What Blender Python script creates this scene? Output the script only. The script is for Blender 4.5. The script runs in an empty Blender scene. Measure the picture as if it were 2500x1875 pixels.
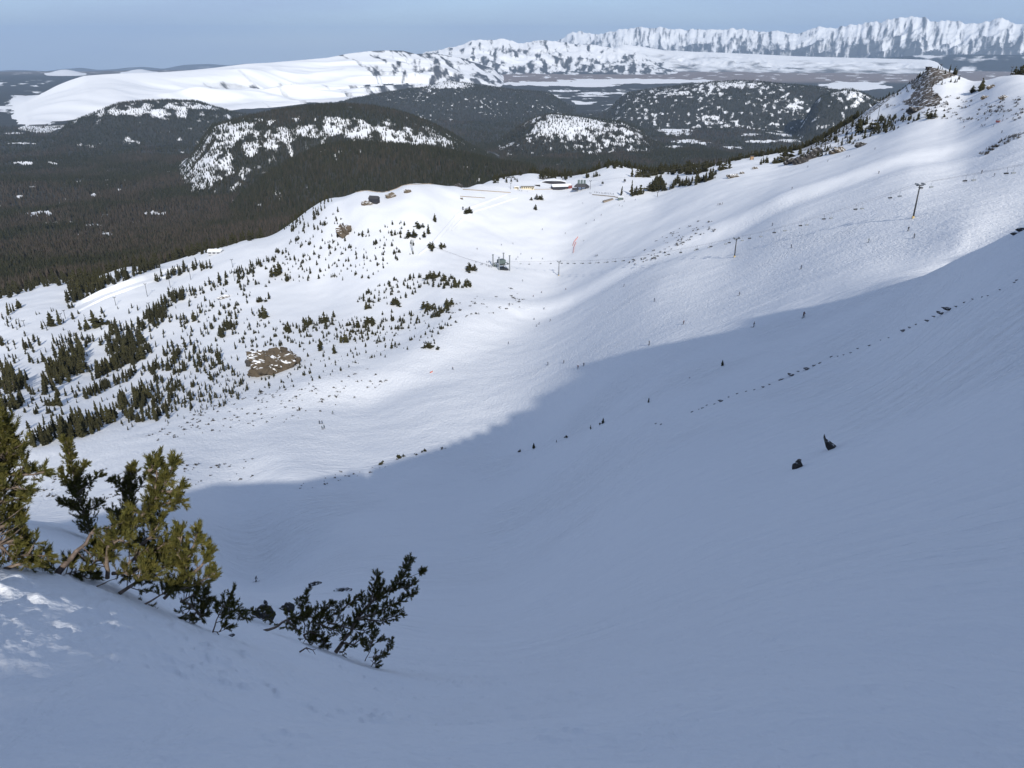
import bpy, bmesh, math, random
import numpy as np
from mathutils import Vector, Matrix
from mathutils.bvhtree import BVHTree
rng = np.random.default_rng(7)
random.seed(7)
SC = bpy.context.scene
COL = SC.collection
R = math.radians
# ------------------------------------------------------------------ camera
PITCH = R(24.0)
CP, SP = math.cos(PITCH), math.sin(PITCH)
FPX, CU, CV = 1878.0, 1250.0, 937.5

def ray(u, v):
    X = (np.asarray(u, float) - CU) / FPX
    y = (CV - np.asarray(v, float)) / FPX
    return X, CP + y * SP, -SP + y * CP          # x, y, z of the view ray

def pix(u, v):
    X, Y, Z = ray(u, v)
    r = np.hypot(X, Y)
    return np.arctan2(X, Y), Z / r               # azimuth, tangent of elevation

cam_d = bpy.data.cameras.new('camera')
cam = bpy.data.objects.new('camera', cam_d)
COL.objects.link(cam)
cam.rotation_euler = (math.pi / 2 - PITCH, 0, 0)
cam_d.sensor_fit = 'HORIZONTAL'
cam_d.sensor_width = 36.0
cam_d.lens = 36.0 * FPX / 2500.0
cam_d.clip_start, cam_d.clip_end = 0.05, 200000.0
SC.camera = cam
# ------------------------------------------------------------------ light
SUN_AZ, SUN_EL = R(168.0), R(30.0)               # clockwise from +Y: behind the viewer, a little to the right
SUND = np.array([math.sin(SUN_AZ) * math.cos(SUN_EL), math.cos(SUN_AZ) * math.cos(SUN_EL), math.sin(SUN_EL)])
w = bpy.data.worlds.new('World'); SC.world = w; w.use_nodes = True
nt = w.node_tree
bg = nt.nodes['Background']
sky = nt.nodes.new('ShaderNodeTexSky'); sky.sky_type = 'NISHITA'; sky.sun_disc = False
sky.sun_elevation = SUN_EL; sky.sun_rotation = SUN_AZ
sky.altitude = 3300; sky.air_density = 1.0; sky.dust_density = 0.4; sky.ozone_density = 3.0
tc = nt.nodes.new('ShaderNodeTexCoord')
mp = nt.nodes.new('ShaderNodeMapping'); mp.inputs['Scale'].default_value = (1.5, 1.5, 9.0); mp.inputs['Rotation'].default_value = (0, R(4), 0)
nz = nt.nodes.new('ShaderNodeTexNoise'); nz.inputs['Scale'].default_value = 1.6; nz.inputs['Detail'].default_value = 4
mr = nt.nodes.new('ShaderNodeMapRange'); mr.inputs['From Min'].default_value = .3; mr.inputs['From Max'].default_value = .7; mr.inputs['To Min'].default_value = .50; mr.inputs['To Max'].default_value = .86
mx = nt.nodes.new('ShaderNodeMix'); mx.data_type = 'RGBA'       # a thin even veil of high cloud over the blue
mx.inputs[7].default_value = (3.0, 4.05, 6.3, 1)
nt.links.new(tc.outputs['Generated'], mp.inputs[0]); nt.links.new(mp.outputs[0], nz.inputs['Vector']); nt.links.new(nz.outputs['Fac'], mr.inputs['Value'])
nt.links.new(mr.outputs[0], mx.inputs[0]); nt.links.new(sky.outputs[0], mx.inputs[6]); 
sx = nt.nodes.new('ShaderNodeSeparateXYZ'); nt.links.new(tc.outputs['Generated'], sx.inputs[0])
mz = nt.nodes.new('ShaderNodeMapRange'); mz.inputs['From Min'].default_value = .05; mz.inputs['From Max'].default_value = .8
vc = nt.nodes.new('ShaderNodeMix'); vc.data_type = 'RGBA'; vc.inputs[6].default_value = (3.4, 4.2, 6.3, 1); vc.inputs[7].default_value = (2.45, 3.05, 4.3, 1)
nt.links.new(sx.outputs['Z'], mz.inputs['Value']); nt.links.new(mz.outputs[0], vc.inputs[0]); nt.links.new(vc.outputs[2], mx.inputs[7])
nt.links.new(mx.outputs[2], bg.inputs['Color'])
bg.inputs['Strength'].default_value = 0.10
sd = bpy.data.lights.new('sun', 'SUN'); sd.energy = 4.4; sd.angle = R(0.53); sd.color = (1.0, 0.95, 0.87)
so = bpy.data.objects.new('sun', sd); COL.objects.link(so)
so.rotation_euler = Vector(SUND).to_track_quat('Z', 'Y').to_euler()
SC.view_settings.view_transform = 'Standard'; SC.view_settings.look = 'None'
SC.view_settings.exposure = 0.22; SC.view_settings.gamma = 1.0
SC.cycles.max_bounces = 5; SC.cycles.diffuse_bounces = 2; SC.cycles.volume_bounces = 0
SC.cycles.transparent_max_bounces = 4
# ------------------------------------------------------------------ noise
def _hash(ix, iy, seed):
    h = (ix.astype(np.int64) * 374761393 + iy.astype(np.int64) * 668265263 + seed * 2246822519) & 0xFFFFFFFF
    h = ((h ^ (h >> 13)) * 1274126177) & 0xFFFFFFFF
    h = (h ^ (h >> 16)) & 0xFFFFFFFF
    return h

def gnoise(x, y, seed=0):
    """gradient noise, about -0.7..0.7"""
    x = np.asarray(x, float); y = np.asarray(y, float)
    ix, iy = np.floor(x), np.floor(y)
    fx, fy = x - ix, y - iy
    ux, uy = fx * fx * fx * (fx * (fx * 6 - 15) + 10), fy * fy * fy * (fy * (fy * 6 - 15) + 10)
    out = 0
    vals = []
    for dx in (0, 1):
        for dy in (0, 1):
            a = _hash(ix + dx, iy + dy, seed) * (2 * math.pi / 4294967296.0)
            vals.append(np.cos(a) * (fx - dx) + np.sin(a) * (fy - dy))
    a, b, c, d = vals
    l0 = a + (c - a) * ux
    l1 = b + (d - b) * ux
    return l0 + (l1 - l0) * uy

def fbm(x, y, octv=4, seed=0, gain=0.5):
    s, amp, f = 0, 1.0, 1.0
    for o in range(octv):
        s = s + amp * gnoise(x * f + 17.3 * o, y * f - 9.1 * o, seed + o)
        amp *= gain; f *= 2.03
    return s

def ridged(x, y, octv=4, seed=0, gain=0.5):
    s, amp, f, tot = 0, 1.0, 1.0, 0
    for o in range(octv):
        s = s + amp * (1 - np.abs(gnoise(x * f + 31.7 * o, y * f + 5.3 * o, seed + o)) * 2.2)
        tot += amp; amp *= gain; f *= 2.1
    return s / tot

def smooth(a, b, x):
    t = np.clip((x - a) / (b - a), 0, 1)
    return t * t * (3 - 2 * t)
# ------------------------------------------------------------------ terrain control points
CTRL = []                                        # azimuth, distance, g = z / (r + 3)
def P(u, v, r):
    az, q = pix(u, v)
    CTRL.append((float(az), r, float(q) * r / (r + 3)))
def Q(u, v, *pairs):                             # points out of sight on the azimuth of a pixel: (distance, tangent)
    az, _ = pix(u, v)
    for r, q in pairs:
        CTRL.append((float(az), r, q * r / (r + 3)))
for a in range(0, 360, 45):
    CTRL.append((R(a), 0.8, -1.85 / 3.8))
for t in [
    # the snow the viewer stands on
    (1250,1875,2.8),(0,1875,4.2),(600,1875,3.2),(1900,1875,2.9),(2500,1875,3.6),
    (0,1620,6),(0,1450,8),(0,1364,9.5),(150,1385,9.6),(270,1418,9.8),(300,1600,6),(400,1480,9.9),(490,1522,10.2),(640,1552,11),(600,1700,5.2),(760,1582,12),(900,1628,13),(900,1760,5.5),(1020,1700,8.5),
    (0,1325,14),(0,1272,24),(177,1291,24),(177,1345,15),(330,1330,25),
    # the bowl below
    (490,1500,20),(570,1486,21),(700,1490,30),(600,1455,80),(625,1415,195),(650,1300,228),(700,1190,255),(480,1215,262),(420,1250,240),(820,1165,268),(950,1130,278),(1100,1080,295),
    (850,1500,40),(850,1400,120),(850,1300,180),
    (600,1100,330),(500,1000,430),(300,1050,420),(150,1100,400),(0,1080,440),(0,1180,380),(0,1230,340),
    (1250,1750,5.5),(1250,1650,13),(1250,1550,35),(1250,1450,75),(1250,1350,120),(1250,1250,170),(1250,1150,230),(1250,1050,295),(1250,950,370),(1250,880,440),(1250,800,545),(1250,770,590),(1250,700,690),(1250,650,790),(1250,600,870),(1250,550,960),(1250,490,1060),
    (1450,880,330),(1600,1600,11),(1600,1450,28),(1600,1300,58),(1600,1100,125),(1600,950,205),(1600,830,300),(1600,700,450),(1600,640,570),(1600,560,750),(1600,500,930),(1600,450,1080),(1600,420,1250),(1700,410,1250),(1800,392,1250),
    (1363,672,770),(1795,625,485),
    (1900,1700,4.6),(1900,1500,11),(1900,1300,35),(1900,1150,70),(1900,1000,120),(1900,900,165),(1900,800,230),(1900,760,260),(1900,700,330),(1900,640,400),(1900,560,490),(1900,480,640),(1900,430,850),(1900,395,1050),(1900,372,1250),
    (2200,1500,10),(2200,1200,40),(2200,1000,82),(2200,850,130),(2200,750,175),(2200,692,210),(2200,640,300),(2230,530,390),(2230,460,480),(2230,400,600),(2200,330,850),(2200,280,1050),(2230,205,1200),(2268,166,1300),
    (2500,1600,8),(2500,1300,22),(2500,1000,52),(2500,800,88),(2500,680,120),(2500,558,160),(2500,540,330),(2500,450,420),(2500,380,520),(2500,330,600),(2500,280,700),(2500,230,850),(2500,182,1050),
    (2350,622,188),(2350,580,310),(2350,420,540),(2350,330,760),(2350,250,1000),(2350,190,1200),(2430,192,1120),
    (2150,240,1250),(2050,312,1250),(2060,345,1050),(2150,300,1080),
    # middle distance: lodge bench, knoll, low basin, runs
    (1420,458,1150),(1250,468,1110),(1420,425,1330),(1500,408,1450),(1300,420,1350),(1200,440,1260),(1130,463,1060),(1060,447,1030),(1110,447,1060),(1160,446,1120),(1190,452,1150),(1080,500,960),(1180,500,1010),
    (1000,445,1000),(880,465,980),(800,500,980),(740,545,1000),(680,580,1050),(600,582,1150),(500,612,1150),(300,652,1150),(150,692,1200),(0,724,1250),
    (1000,520,880),(1000,600,800),(900,650,760),(1050,640,760),(850,560,880),(750,620,880),(700,680,830),(800,690,780),(1120,560,900),
    (1080,680,690),(1000,745,640),(600,800,680),(400,800,760),(600,700,830),(450,700,930),(0,850,830),(0,780,980),(200,740,1000),(150,950,580),(300,900,640),(600,900,540),(800,850,530),(900,1000,385),(1000,920,430),(1100,830,500),
]: P(*t)
Q(0,1272,(60,-.64),(150,-.59),(280,-.54)); Q(250,1300,(45,-.70),(120,-.66),(230,-.60)); Q(400,1300,(50,-.74),(120,-.70),(200,-.645))
Q(2500,558,(205,-.213),(260,-.203)); Q(2350,622,(235,-.243),(270,-.245))
# beyond the edge of the ski slopes the ground falls away to the forest
for u, v in ((0,724),(300,652),(600,582)): Q(u, v, (1500,-.262),(2000,-.238),(3000,-.198),(4500,-.152),(7000,-.117),(10000,-.087),(20000,-.0435),(32000,-.030))
for u, v in ((880,465),(1000,445),(1120,446)): Q(u, v, (1300,-.225),(1600,-.225),(2200,-.205),(3000,-.182),(4500,-.152),(7000,-.117),(10000,-.086),(14000,-.059),(20000,-.041),(26000,-.0315),(32000,-.028))
for u, v in ((1300,410),(1500,405),(1750,400)): Q(u, v, (1700,-.185),(2200,-.19),(3000,-.178),(4500,-.152),(7000,-.118),(10000,-.085),(14000,-.0585),(20000,-.0405),(26000,-.0308),(32000,-.0265))
for u, v in ((2050,312),(2268,166),(2500,182)): Q(u, v, (1600,-.16),(2200,-.19),(3000,-.178),(4500,-.152),(7000,-.118),(10000,-.085),(14000,-.0585),(20000,-.0405),(26000,-.0308),(32000,-.0265))
# outside the frame, and the mountainside that rises behind the viewer
for a in (-75, -100, 75, 100):
    for r, z in ((6,-3.2),(30,-12 if a < 0 else -6),(120,-60 if a < 0 else -8),(400,-190 if a < 0 else -50),(1200,-300 if a < 0 else -120),(8000,-800)):
        CTRL.append((R(a), r, z / (r + 3)))
for a in (140, 180, 220):
    for r, z in ((4,.2),(12,6),(25,12),(60,-4),(300,-120),(3000,-500)):
        CTRL.append((R(a), r, z / (r + 3)))
CT = np.array(CTRL)
def warp(az, r):
    m = np.log1p(r / 3.0)
    return np.stack([np.sin(az) * m, np.cos(az) * m], -1)
CW = warp(CT[:, 0], CT[:, 1])
def _k(d2):
    return 0.5 * d2 * np.log(d2 + 1e-12)
_n = len(CW)
_A = np.zeros((_n + 3, _n + 3))
_A[:_n, :_n] = _k(((CW[:, None] - CW[None]) ** 2).sum(-1)) + np.eye(_n) * 0.004
_A[:_n, _n] = 1; _A[:_n, _n + 1:] = CW; _A[_n, :_n] = 1; _A[_n + 1:, :_n] = CW.T
_sol = np.linalg.solve(_A, np.concatenate([CT[:, 2], np.zeros(3)]))
def tps(az, r):
    W = warp(az, r).reshape(-1, 2)
    out = np.empty(len(W))
    for i in range(0, len(W), 20000):
        B = W[i:i + 20000]
        out[i:i + 20000] = _k(((B[:, None] - CW[None]) ** 2).sum(-1)) @ _sol[:_n] + _sol[_n] + B @ _sol[_n + 1:]
    return (out * (r.reshape(-1) + 3)).reshape(r.shape)
# coarse table of the smooth surface, looked up by cubic interpolation
TA = np.concatenate([np.arange(-180, -52, 4), np.arange(-52, 52, 0.75), np.arange(52, 181, 4)]).astype(float)
TL = np.linspace(math.log(0.6), math.log(36000), 230)
_ga, _gl = np.meshgrid(np.radians(TA), TL, indexing='ij')
TAB = tps(_ga, np.exp(_gl))
def _cub(idx, t, n):
    """indices and Catmull-Rom weights"""
    ii = [np.clip(idx + k, 0, n - 1) for k in (-1, 0, 1, 2)]
    t2, t3 = t * t, t * t * t
    ww = [-.5 * t3 + t2 - .5 * t, 1.5 * t3 - 2.5 * t2 + 1, -1.5 * t3 + 2 * t2 + .5 * t, .5 * t3 - .5 * t2]
    return ii, ww
def base_height(az, r):
    ad = np.degrees(az)
    ia = np.clip(np.searchsorted(TA, ad, side='right') - 1, 0, len(TA) - 2)
    ta = (ad - TA[ia]) / (TA[ia + 1] - TA[ia])
    fl = (np.log(np.clip(r, 0.6, 35999)) - TL[0]) / (TL[1] - TL[0])
    il = np.clip(np.floor(fl).astype(int), 0, len(TL) - 2)
    tl = fl - il
    Ia, Wa = _cub(ia, ta, len(TA)); Il, Wl = _cub(il, tl, len(TL))
    s = 0
    for a, wa in zip(Ia, Wa):
        for l, wl in zip(Il, Wl):
            s = s + wa * wl * TAB[a, l]
    return s
# crest of the mountainside behind the viewer: it throws the shadow whose edge the photo shows
YC = -25.0
EDGE = [(420,1250,240),(480,1215,262),(600,1196,258),(700,1190,255),(820,1165,268),(880,1150,272),(950,1130,278),(1100,1080,295),(1180,1047,300),(1250,1008,320),(1310,970,345),(1345,935,370),(1365,915,385),(1410,893,375),(1450,880,360),(1600,830,310),(1750,795,282),(1900,760,260),(2050,728,235),(2150,702,218),(2250,660,205),(2400,600,175)]
_cx, _cz = [], []
for u, v, r in EDGE:
    az, q = pix(u, v)
    rr = np.linspace(r * .5, r * 1.8, 400)
    zz = base_height(np.full(400, float(az)), rr) / rr
    ok = np.where(zz > q)[0]
    ok = ok[rr[ok] > r * .7]
    r = rr[ok[0]] if len(ok) else r              # where the ray really meets the ground
    x, y, z = r * math.sin(az), r * math.cos(az), r * float(q)
    L = (y - YC) / -SUND[1]
    _cx.append(x + SUND[0] * L); _cz.append(z + SUND[2] * L)
_o = np.argsort(_cx); CX = np.array(_cx)[_o]; CZ = np.array(_cz)[_o]
CX = np.concatenate([[-160, -90, -72, -64.5], CX, [CX[-1] + 60, CX[-1] + 250]]); CZ = np.concatenate([[-90, -52, -36, -16], CZ, [CZ[-1] + 4, CZ[-1] - 40]])
print('CREST', [(round(float(a), 1), round(float(b), 1)) for a, b in zip(CX, CZ)])
NOTCH = [(0.5,15.0),(0.75,13.4),(1.0,13.08),(1.25,13.26),(1.45,12.92),(1.70,12.96),(1.80,13.4),(1.95,13.3),(2.05,12.95),(2.3,13.03),(2.5,13.03),(2.62,13.5),(2.9,13.5),(3.05,13.10),(4.8,13.0),(5.3,14.2),(5.9,16.9)]  # gap shaped into the unseen crest to let sun dapple the near snow
def crest(x):
    c = np.interp(x, CX, CZ) + 0.5 * fbm(x * .15, x * 0 + 3.3, 3, 91) + 1.7 * np.exp(-((x + 3.15) / .65) ** 2)  # last term: bump added to the unseen crest to shade the slender pine
    n = np.interp(x, [a for a, _ in NOTCH], [b for _, b in NOTCH]) + .06 * fbm(x * 4.0, x * 0 + 1.3, 2, 92)
    return np.where((x > .5) & (x < 5.9), np.minimum(c, n), c)
BAND = [(2750,270,800),(2500,312,720),(2380,342,680),(2250,374,650),(2100,430,620),(1900,500,600),(1700,575,600),(1500,655,610),(1400,692,620),(1250,770,595),(1100,850,490),(1000,905,440),(800,985,420),(600,1045,395),(420,1100,395)]
BP = np.array([[r * math.sin(pix(u, v)[0]), r * math.cos(pix(u, v)[0])] for u, v, r in BAND])
def band(x, y):
    """the long crease where the bowl turns up again: lower on the near side, higher on the far side"""
    best = np.full(np.shape(x), 1e9); sg = np.zeros(np.shape(x)); T = np.zeros(np.shape(x)); nb = len(BP) - 1
    for i_, (a, b) in enumerate(zip(BP[:-1], BP[1:])):
        d = b - a; L2_ = d @ d
        t = np.clip(((x - a[0]) * d[0] + (y - a[1]) * d[1]) / L2_, 0, 1)
        ex, ey = x - a[0] - t * d[0], y - a[1] - t * d[1]
        e = np.hypot(ex, ey); near_ = e < best
        sg = np.where(near_, np.sign(ex * SUND[0] + ey * SUND[1]) * -1, sg); best = np.where(near_, e, best); T = np.where(near_, (i_ + t) / nb, T)
    s = best * sg / 26.0
    return 5.0 * s * np.exp(-s * s * .6) * smooth(.0, .3, T) * smooth(1, .8, T)
def height(x, y, detail=True):
    r = np.hypot(x, y); az = np.arctan2(x, y)
    z = base_height(az, r)
    beh = smooth(4, -4, y)
    c = crest(x)
    d = np.abs(y - YC)
    ln = np.clip(d / 25.0, 0, 1.6)
    hill = np.where(y > YC, -2.0 + (c + 2.0) * (1 - ln) - np.minimum(np.maximum(c + 2.0, 8.0) * .30, 14) * np.sin(math.pi * np.clip(ln, 0, 1)), c - d * .8)
    zz = z * (1 - beh) + hill * beh
    z = np.where((y < 4) & (np.abs(x) < 420) , zz, z)
    if detail:
        f = smooth(120, 420, r) * smooth(2500, 1400, r)
        z = z + f * ((1.1 + 1.1 * smooth(650, 850, r)) * fbm(x / 85, y / 85, 3, 3) + 0.35 * fbm(x / 14, y / 14, 2, 8))
        mid_ = (r > 250) & (r < 1000) & (y > 0)
        if np.any(mid_): z = z.copy(); z[mid_] += band(x[mid_], y[mid_])
        g = smooth(25, 90, r) * smooth(420, 160, r)
        z = z + g * (.7 * fbm(x / 26, y / 26, 3, 5) + .9 * fbm(x / 70 + .4 * y / 70, y / 110, 2, 6))
        g2 = smooth(8, 30, r) * smooth(260, 120, r)
        z = z + g2 * .17 * ridged(x / 9 - y / 30, y / 9 - x / 60, 3, 7)
        fr = smooth(1500, 3200, r)
        z = z + fr * (38 * fbm(x / 900, y / 900, 4, 21)) * smooth(22000, 6000, r)
        n = smooth(40, 14, r)
        z = z + n * (.10 * fbm(x / 2.4, y / 2.4, 3, 33) + .035 * fbm(x / .55 + y * .3, y / .7, 3, 37))
        # loose chunks of wind slab lying about
        ck = n * smooth(-.02, .25, fbm(x / 1.7, y / 1.2, 2, 44)) * smooth(3.5, -1.5, x)
        z = z + ck * .036 * np.clip(fbm(x / .17, y / .15, 2, 45) - .08, 0, .5) / .3
        # lumps thrown up near the left edge
        lump = np.clip(fbm(x / .42, y / .32, 3, 41) - .05, 0, 1)
        z = z + lump * .15 * smooth(2.6, .6, np.hypot((x + 4.6) / 1.2, y - 5.9)) * (r < 12)
    return z
# ------------------------------------------------------------------ mesh and material helpers
def mesh_np(name, V, F, smoothf=True):
    V = np.ascontiguousarray(V, np.float32); F = np.ascontiguousarray(F, np.int32)
    m = bpy.data.meshes.new(name)
    m.vertices.add(len(V)); m.vertices.foreach_set('co', V.ravel())
    n, k = F.shape
    m.loops.add(n * k); m.loops.foreach_set('vertex_index', F.ravel())
    m.polygons.add(n); m.polygons.foreach_set('loop_start', np.arange(0, n * k, k, dtype=np.int32))
    m.polygons.foreach_set('use_smooth', np.full(n, smoothf))
    m.update(calc_edges=True)
    return m
def grid_faces(na, nr):
    a = np.arange(na - 1)[:, None] * nr; b = np.arange(nr - 1)[None]
    i = (a + b).ravel()
    return np.stack([i, i + nr, i + nr + 1, i + 1], -1)[:, ::-1]
def attr(m, name, vals):
    a = m.attributes.new(name, 'FLOAT', 'POINT')
    a.data.foreach_set('value', np.ascontiguousarray(vals, np.float32).ravel())
def obj(name, mesh, mat=None, parent=None, loc=None, **props):
    o = bpy.data.objects.new(name, mesh); COL.objects.link(o)
    if mat is not None and mesh is not None and not mesh.materials: mesh.materials.append(mat)
    if parent is not None: o.parent = parent
    if loc is not None: o.location = loc
    for k, v in props.items(): o[k] = v
    return o
class NT:
    """small wrapper that keeps node building short"""
    def __init__(s, name):
        s.m = bpy.data.materials.new(name); s.m.use_nodes = True
        s.t = s.m.node_tree; s.b = s.t.nodes['Principled BSDF']
        s.b.inputs['Specular IOR Level'].default_value = .2
    def n(s, typ, **kw):
        x = s.t.nodes.new('ShaderNode' + typ)
        for k, v in kw.items(): setattr(x, k, v)
        return x
    def set(s, sock, val):
        if hasattr(val, 'is_linked') or isinstance(val, bpy.types.NodeSocket): s.t.links.new(val, sock)
        else: sock.default_value = val
    def noise(s, vec, scale, detail=3, rough=.5, dist=0.0):
        x = s.n('TexNoise'); s.set(x.inputs['Vector'], vec)
        x.inputs['Scale'].default_value = scale; x.inputs['Detail'].default_value = detail
        x.inputs['Roughness'].default_value = rough; x.inputs['Distortion'].default_value = dist
        return x.outputs['Fac']
    def pos(s, sc=(1, 1, 1), rot=(0, 0, 0), obj_space=False):
        src = s.n('TexCoord').outputs['Object'] if obj_space else s.n('NewGeometry').outputs['Position']
        mp = s.n('Mapping'); s.set(mp.inputs['Vector'], src)
        mp.inputs['Scale'].default_value = sc; mp.inputs['Rotation'].default_value = rot
        return mp.outputs[0]
    def math(s, op, a, b=0.0, c=None, clamp=False):
        x = s.n('Math', operation=op, use_clamp=clamp)
        s.set(x.inputs[0], a); s.set(x.inputs[1], b)
        if c is not None: s.set(x.inputs[2], c)
        return x.outputs[0]
    def ramp(s, fac, lo, hi):
        x = s.n('MapRange', interpolation_type='SMOOTHSTEP'); s.set(x.inputs['Value'], fac)
        x.inputs['From Min'].default_value = lo; x.inputs['From Max'].default_value = hi
        return x.outputs['Result']
    def mix(s, fac, a, b):
        x = s.n('Mix', data_type='RGBA'); s.set(x.inputs[0], fac)
        for sock, v in ((x.inputs[6], a), (x.inputs[7], b)):
            if isinstance(v, tuple): sock.default_value = (*v, 1)
            else: s.t.links.new(v, sock)
        return x.outputs[2]
    def attr(s, name):
        x = s.n('Attribute'); x.attribute_name = name
        return x.outputs['Fac']
    def col(s, c):
        if isinstance(c, tuple): s.b.inputs['Base Color'].default_value = (*c, 1)
        else: s.t.links.new(c, s.b.inputs['Base Color'])
    def bump(s, h, strength=.5, dist=.1, prev=None):
        x = s.n('Bump'); s.set(x.inputs['Height'], h); s.set(x.inputs['Strength'], strength)
        x.inputs['Distance'].default_value = dist
        if prev is not None: s.t.links.new(prev, x.inputs['Normal'])
        return x.outputs[0]
    def done(s, normal=None, rough=.8):
        if normal is not None: s.t.links.new(normal, s.b.inputs['Normal'])
        s.b.inputs['Roughness'].default_value = rough
        return s.m
def simple(name, c, rough=.7, metal=0.0, var=.25, scale=6.0):
    k = NT(name)
    f = k.ramp(k.noise(k.pos(obj_space=True), scale, 4, .6), .3, .7)
    k.col(k.mix(f, tuple(x * (1 - var) for x in c), tuple(min(1, x * (1 + var)) for x in c)))
    k.b.inputs['Metallic'].default_value = metal
    return k.done(rough=rough)
SNOW = (.79, .81, .84)
# near snow: bumps at three sizes, rock and bare brush come from painted masks
def snow_material():
    k = NT('snow')
    p = k.pos()
    chop = k.attr('chop')
    pr = k.pos(sc=(.62, .30, .45), rot=(0, 0, R(28)))
    big = k.noise(pr, 1.15, 4, .62, .4)
    mid = k.noise(k.pos(sc=(1, .55, 1), rot=(0, 0, R(-20))), 1.6, 4, .6, .3)
    fine = k.noise(p, 9.0, 4, .6)
    near = k.attr('near')
    b1 = k.bump(big, k.math('MULTIPLY', chop, 1.0), 1.0)
    rip = k.noise(k.pos(sc=(.09, .42, .2), rot=(0, 0, R(-24))), 1.0, 5, .62, .5)
    b1 = k.bump(rip, k.math('MULTIPLY', k.attr('wind'), 1.0), 1.15, b1)
    b2 = k.bump(mid, k.math('MULTIPLY', near, .5), .24, b1)
    b3 = k.bump(fine, k.math('MULTIPLY', near, .6), .04, b2)
    rk = k.attr('rock')
    rn = k.noise(k.pos(sc=(1, 1, 2.2)), .16, 6, .65)
    rf = k.ramp(k.math('ADD', rk, k.math('MULTIPLY', k.math('SUBTRACT', rn, .5), 1.6)), .46, .54)
    rc = k.mix(k.noise(p, .5, 5, .6), (.06, .05, .04), (.17, .138, .105))
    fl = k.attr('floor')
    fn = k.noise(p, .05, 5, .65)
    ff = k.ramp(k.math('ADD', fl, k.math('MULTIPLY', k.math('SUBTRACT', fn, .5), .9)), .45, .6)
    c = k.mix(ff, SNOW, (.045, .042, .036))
    c = k.mix(rf, c, rc)
    k.col(c)
    return k.done(b3, .75)
M_SNOW = snow_material()
# ------------------------------------------------------------------ the ground as one polar sheet, finer near the viewer
az_f = np.concatenate([np.arange(-180, -46, 3.0), np.arange(-46, 46, 0.092), np.arange(46, 180.1, 3.0)])
L1 = np.concatenate([np.exp(np.arange(math.log(.7), math.log(60), .012)), np.exp(np.arange(math.log(60), math.log(1500), .0062))])
def polar(azd, rad):
    A, RR = np.meshgrid(np.radians(azd), rad, indexing='ij')
    return RR * np.sin(A), RR * np.cos(A), A, RR
def in_poly(u, v, poly):
    inside = np.zeros(u.shape, bool)
    n = len(poly)
    for i in range(n):
        x1, y1 = poly[i]; x2, y2 = poly[(i + 1) % n]
        c = ((y1 > v) != (y2 > v)) & (u < (x2 - x1) * (v - y1) / ((y2 - y1) or 1e-9) + x1)
        inside ^= c
    return inside
def project(x, y, z):
    dep = y * CP - z * SP
    up = y * SP + z * CP
    dep = np.where(dep > .01, dep, np.nan)
    return CU + FPX * x / dep, CV - FPX * up / dep
X, Y, A, RR = polar(az_f, L1)
Z = height(X, Y)
U, V = project(X, Y, Z)
uu, vv = np.nan_to_num(U, nan=-9e3), np.nan_to_num(V, nan=-9e3)
rock = np.zeros(X.shape)
# bare rock seen on the slopes: outlines of the real outcrops, put on the ground where they lie
ROCKS = [[(600,905),(612,880),(640,868),(700,862),(722,880),(712,905),(690,912),(650,908),(625,920),(608,918)],
         [(825,560),(832,542),(850,540),(857,562),(840,574),(827,574)],
         [(2185,212),(2225,172),(2262,158),(2310,166),(2345,182),(2300,196),(2275,215),(2302,240),(2285,262),(2205,258),(2232,222),(2215,200)],
         [(1925,395),(1945,372),(1990,360),(2005,380),(1985,398),(1945,404)],
         [(2028,372),(2040,358),(2068,352),(2060,368),(2035,374)],[(2090,356),(2100,345),(2116,346),(2106,357)],[(2219,272),(2224,259),(2250,260),(2248,272),(2232,276)],
         [(1945,372),(1990,335),(2060,300),(2120,262),(2180,215),(2215,185),(2225,195),(2170,245),(2100,300),(2010,360)]]
for i, pl in enumerate(ROCKS):
    mk = in_poly(uu, vv, pl) & (RR > 300)
    rock[mk] = {2: .60, 7: .50}.get(i, .0)
rock[(RR > 1300) & (RR < 1500)] *= .8
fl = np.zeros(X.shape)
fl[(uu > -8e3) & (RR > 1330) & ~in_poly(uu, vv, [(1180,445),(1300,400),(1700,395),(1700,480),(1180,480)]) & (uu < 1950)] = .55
chop = .10 + .50 * smooth(250, 330, RR) * smooth(700, 430, RR) + .05 * smooth(60, 200, RR)
chop = chop + .40 * smooth(.2, .5, fbm(X / 60, Y / 60, 3, 77)) * smooth(280, 400, RR) * smooth(900, 500, RR)
near = .25 * smooth(260, 60, RR) + .75 * smooth(60, 10, RR)
wind = .85 * smooth(330, 230, RR) * smooth(6, 25, RR) * (.55 + .9 * smooth(-.3, .4, fbm(X / 45, Y / 45, 3, 78)))
m = mesh_np('snow_slope', np.stack([X, Y, Z], -1).reshape(-1, 3), grid_faces(*X.shape))
for nm, arr in (('rock', rock), ('floor', fl), ('chop', chop), ('near', near), ('wind', wind)): attr(m, nm, arr)
obj('snow_slope', m, M_SNOW, kind='structure', label='white ski slope and shaded bowl under fresh snow')
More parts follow.
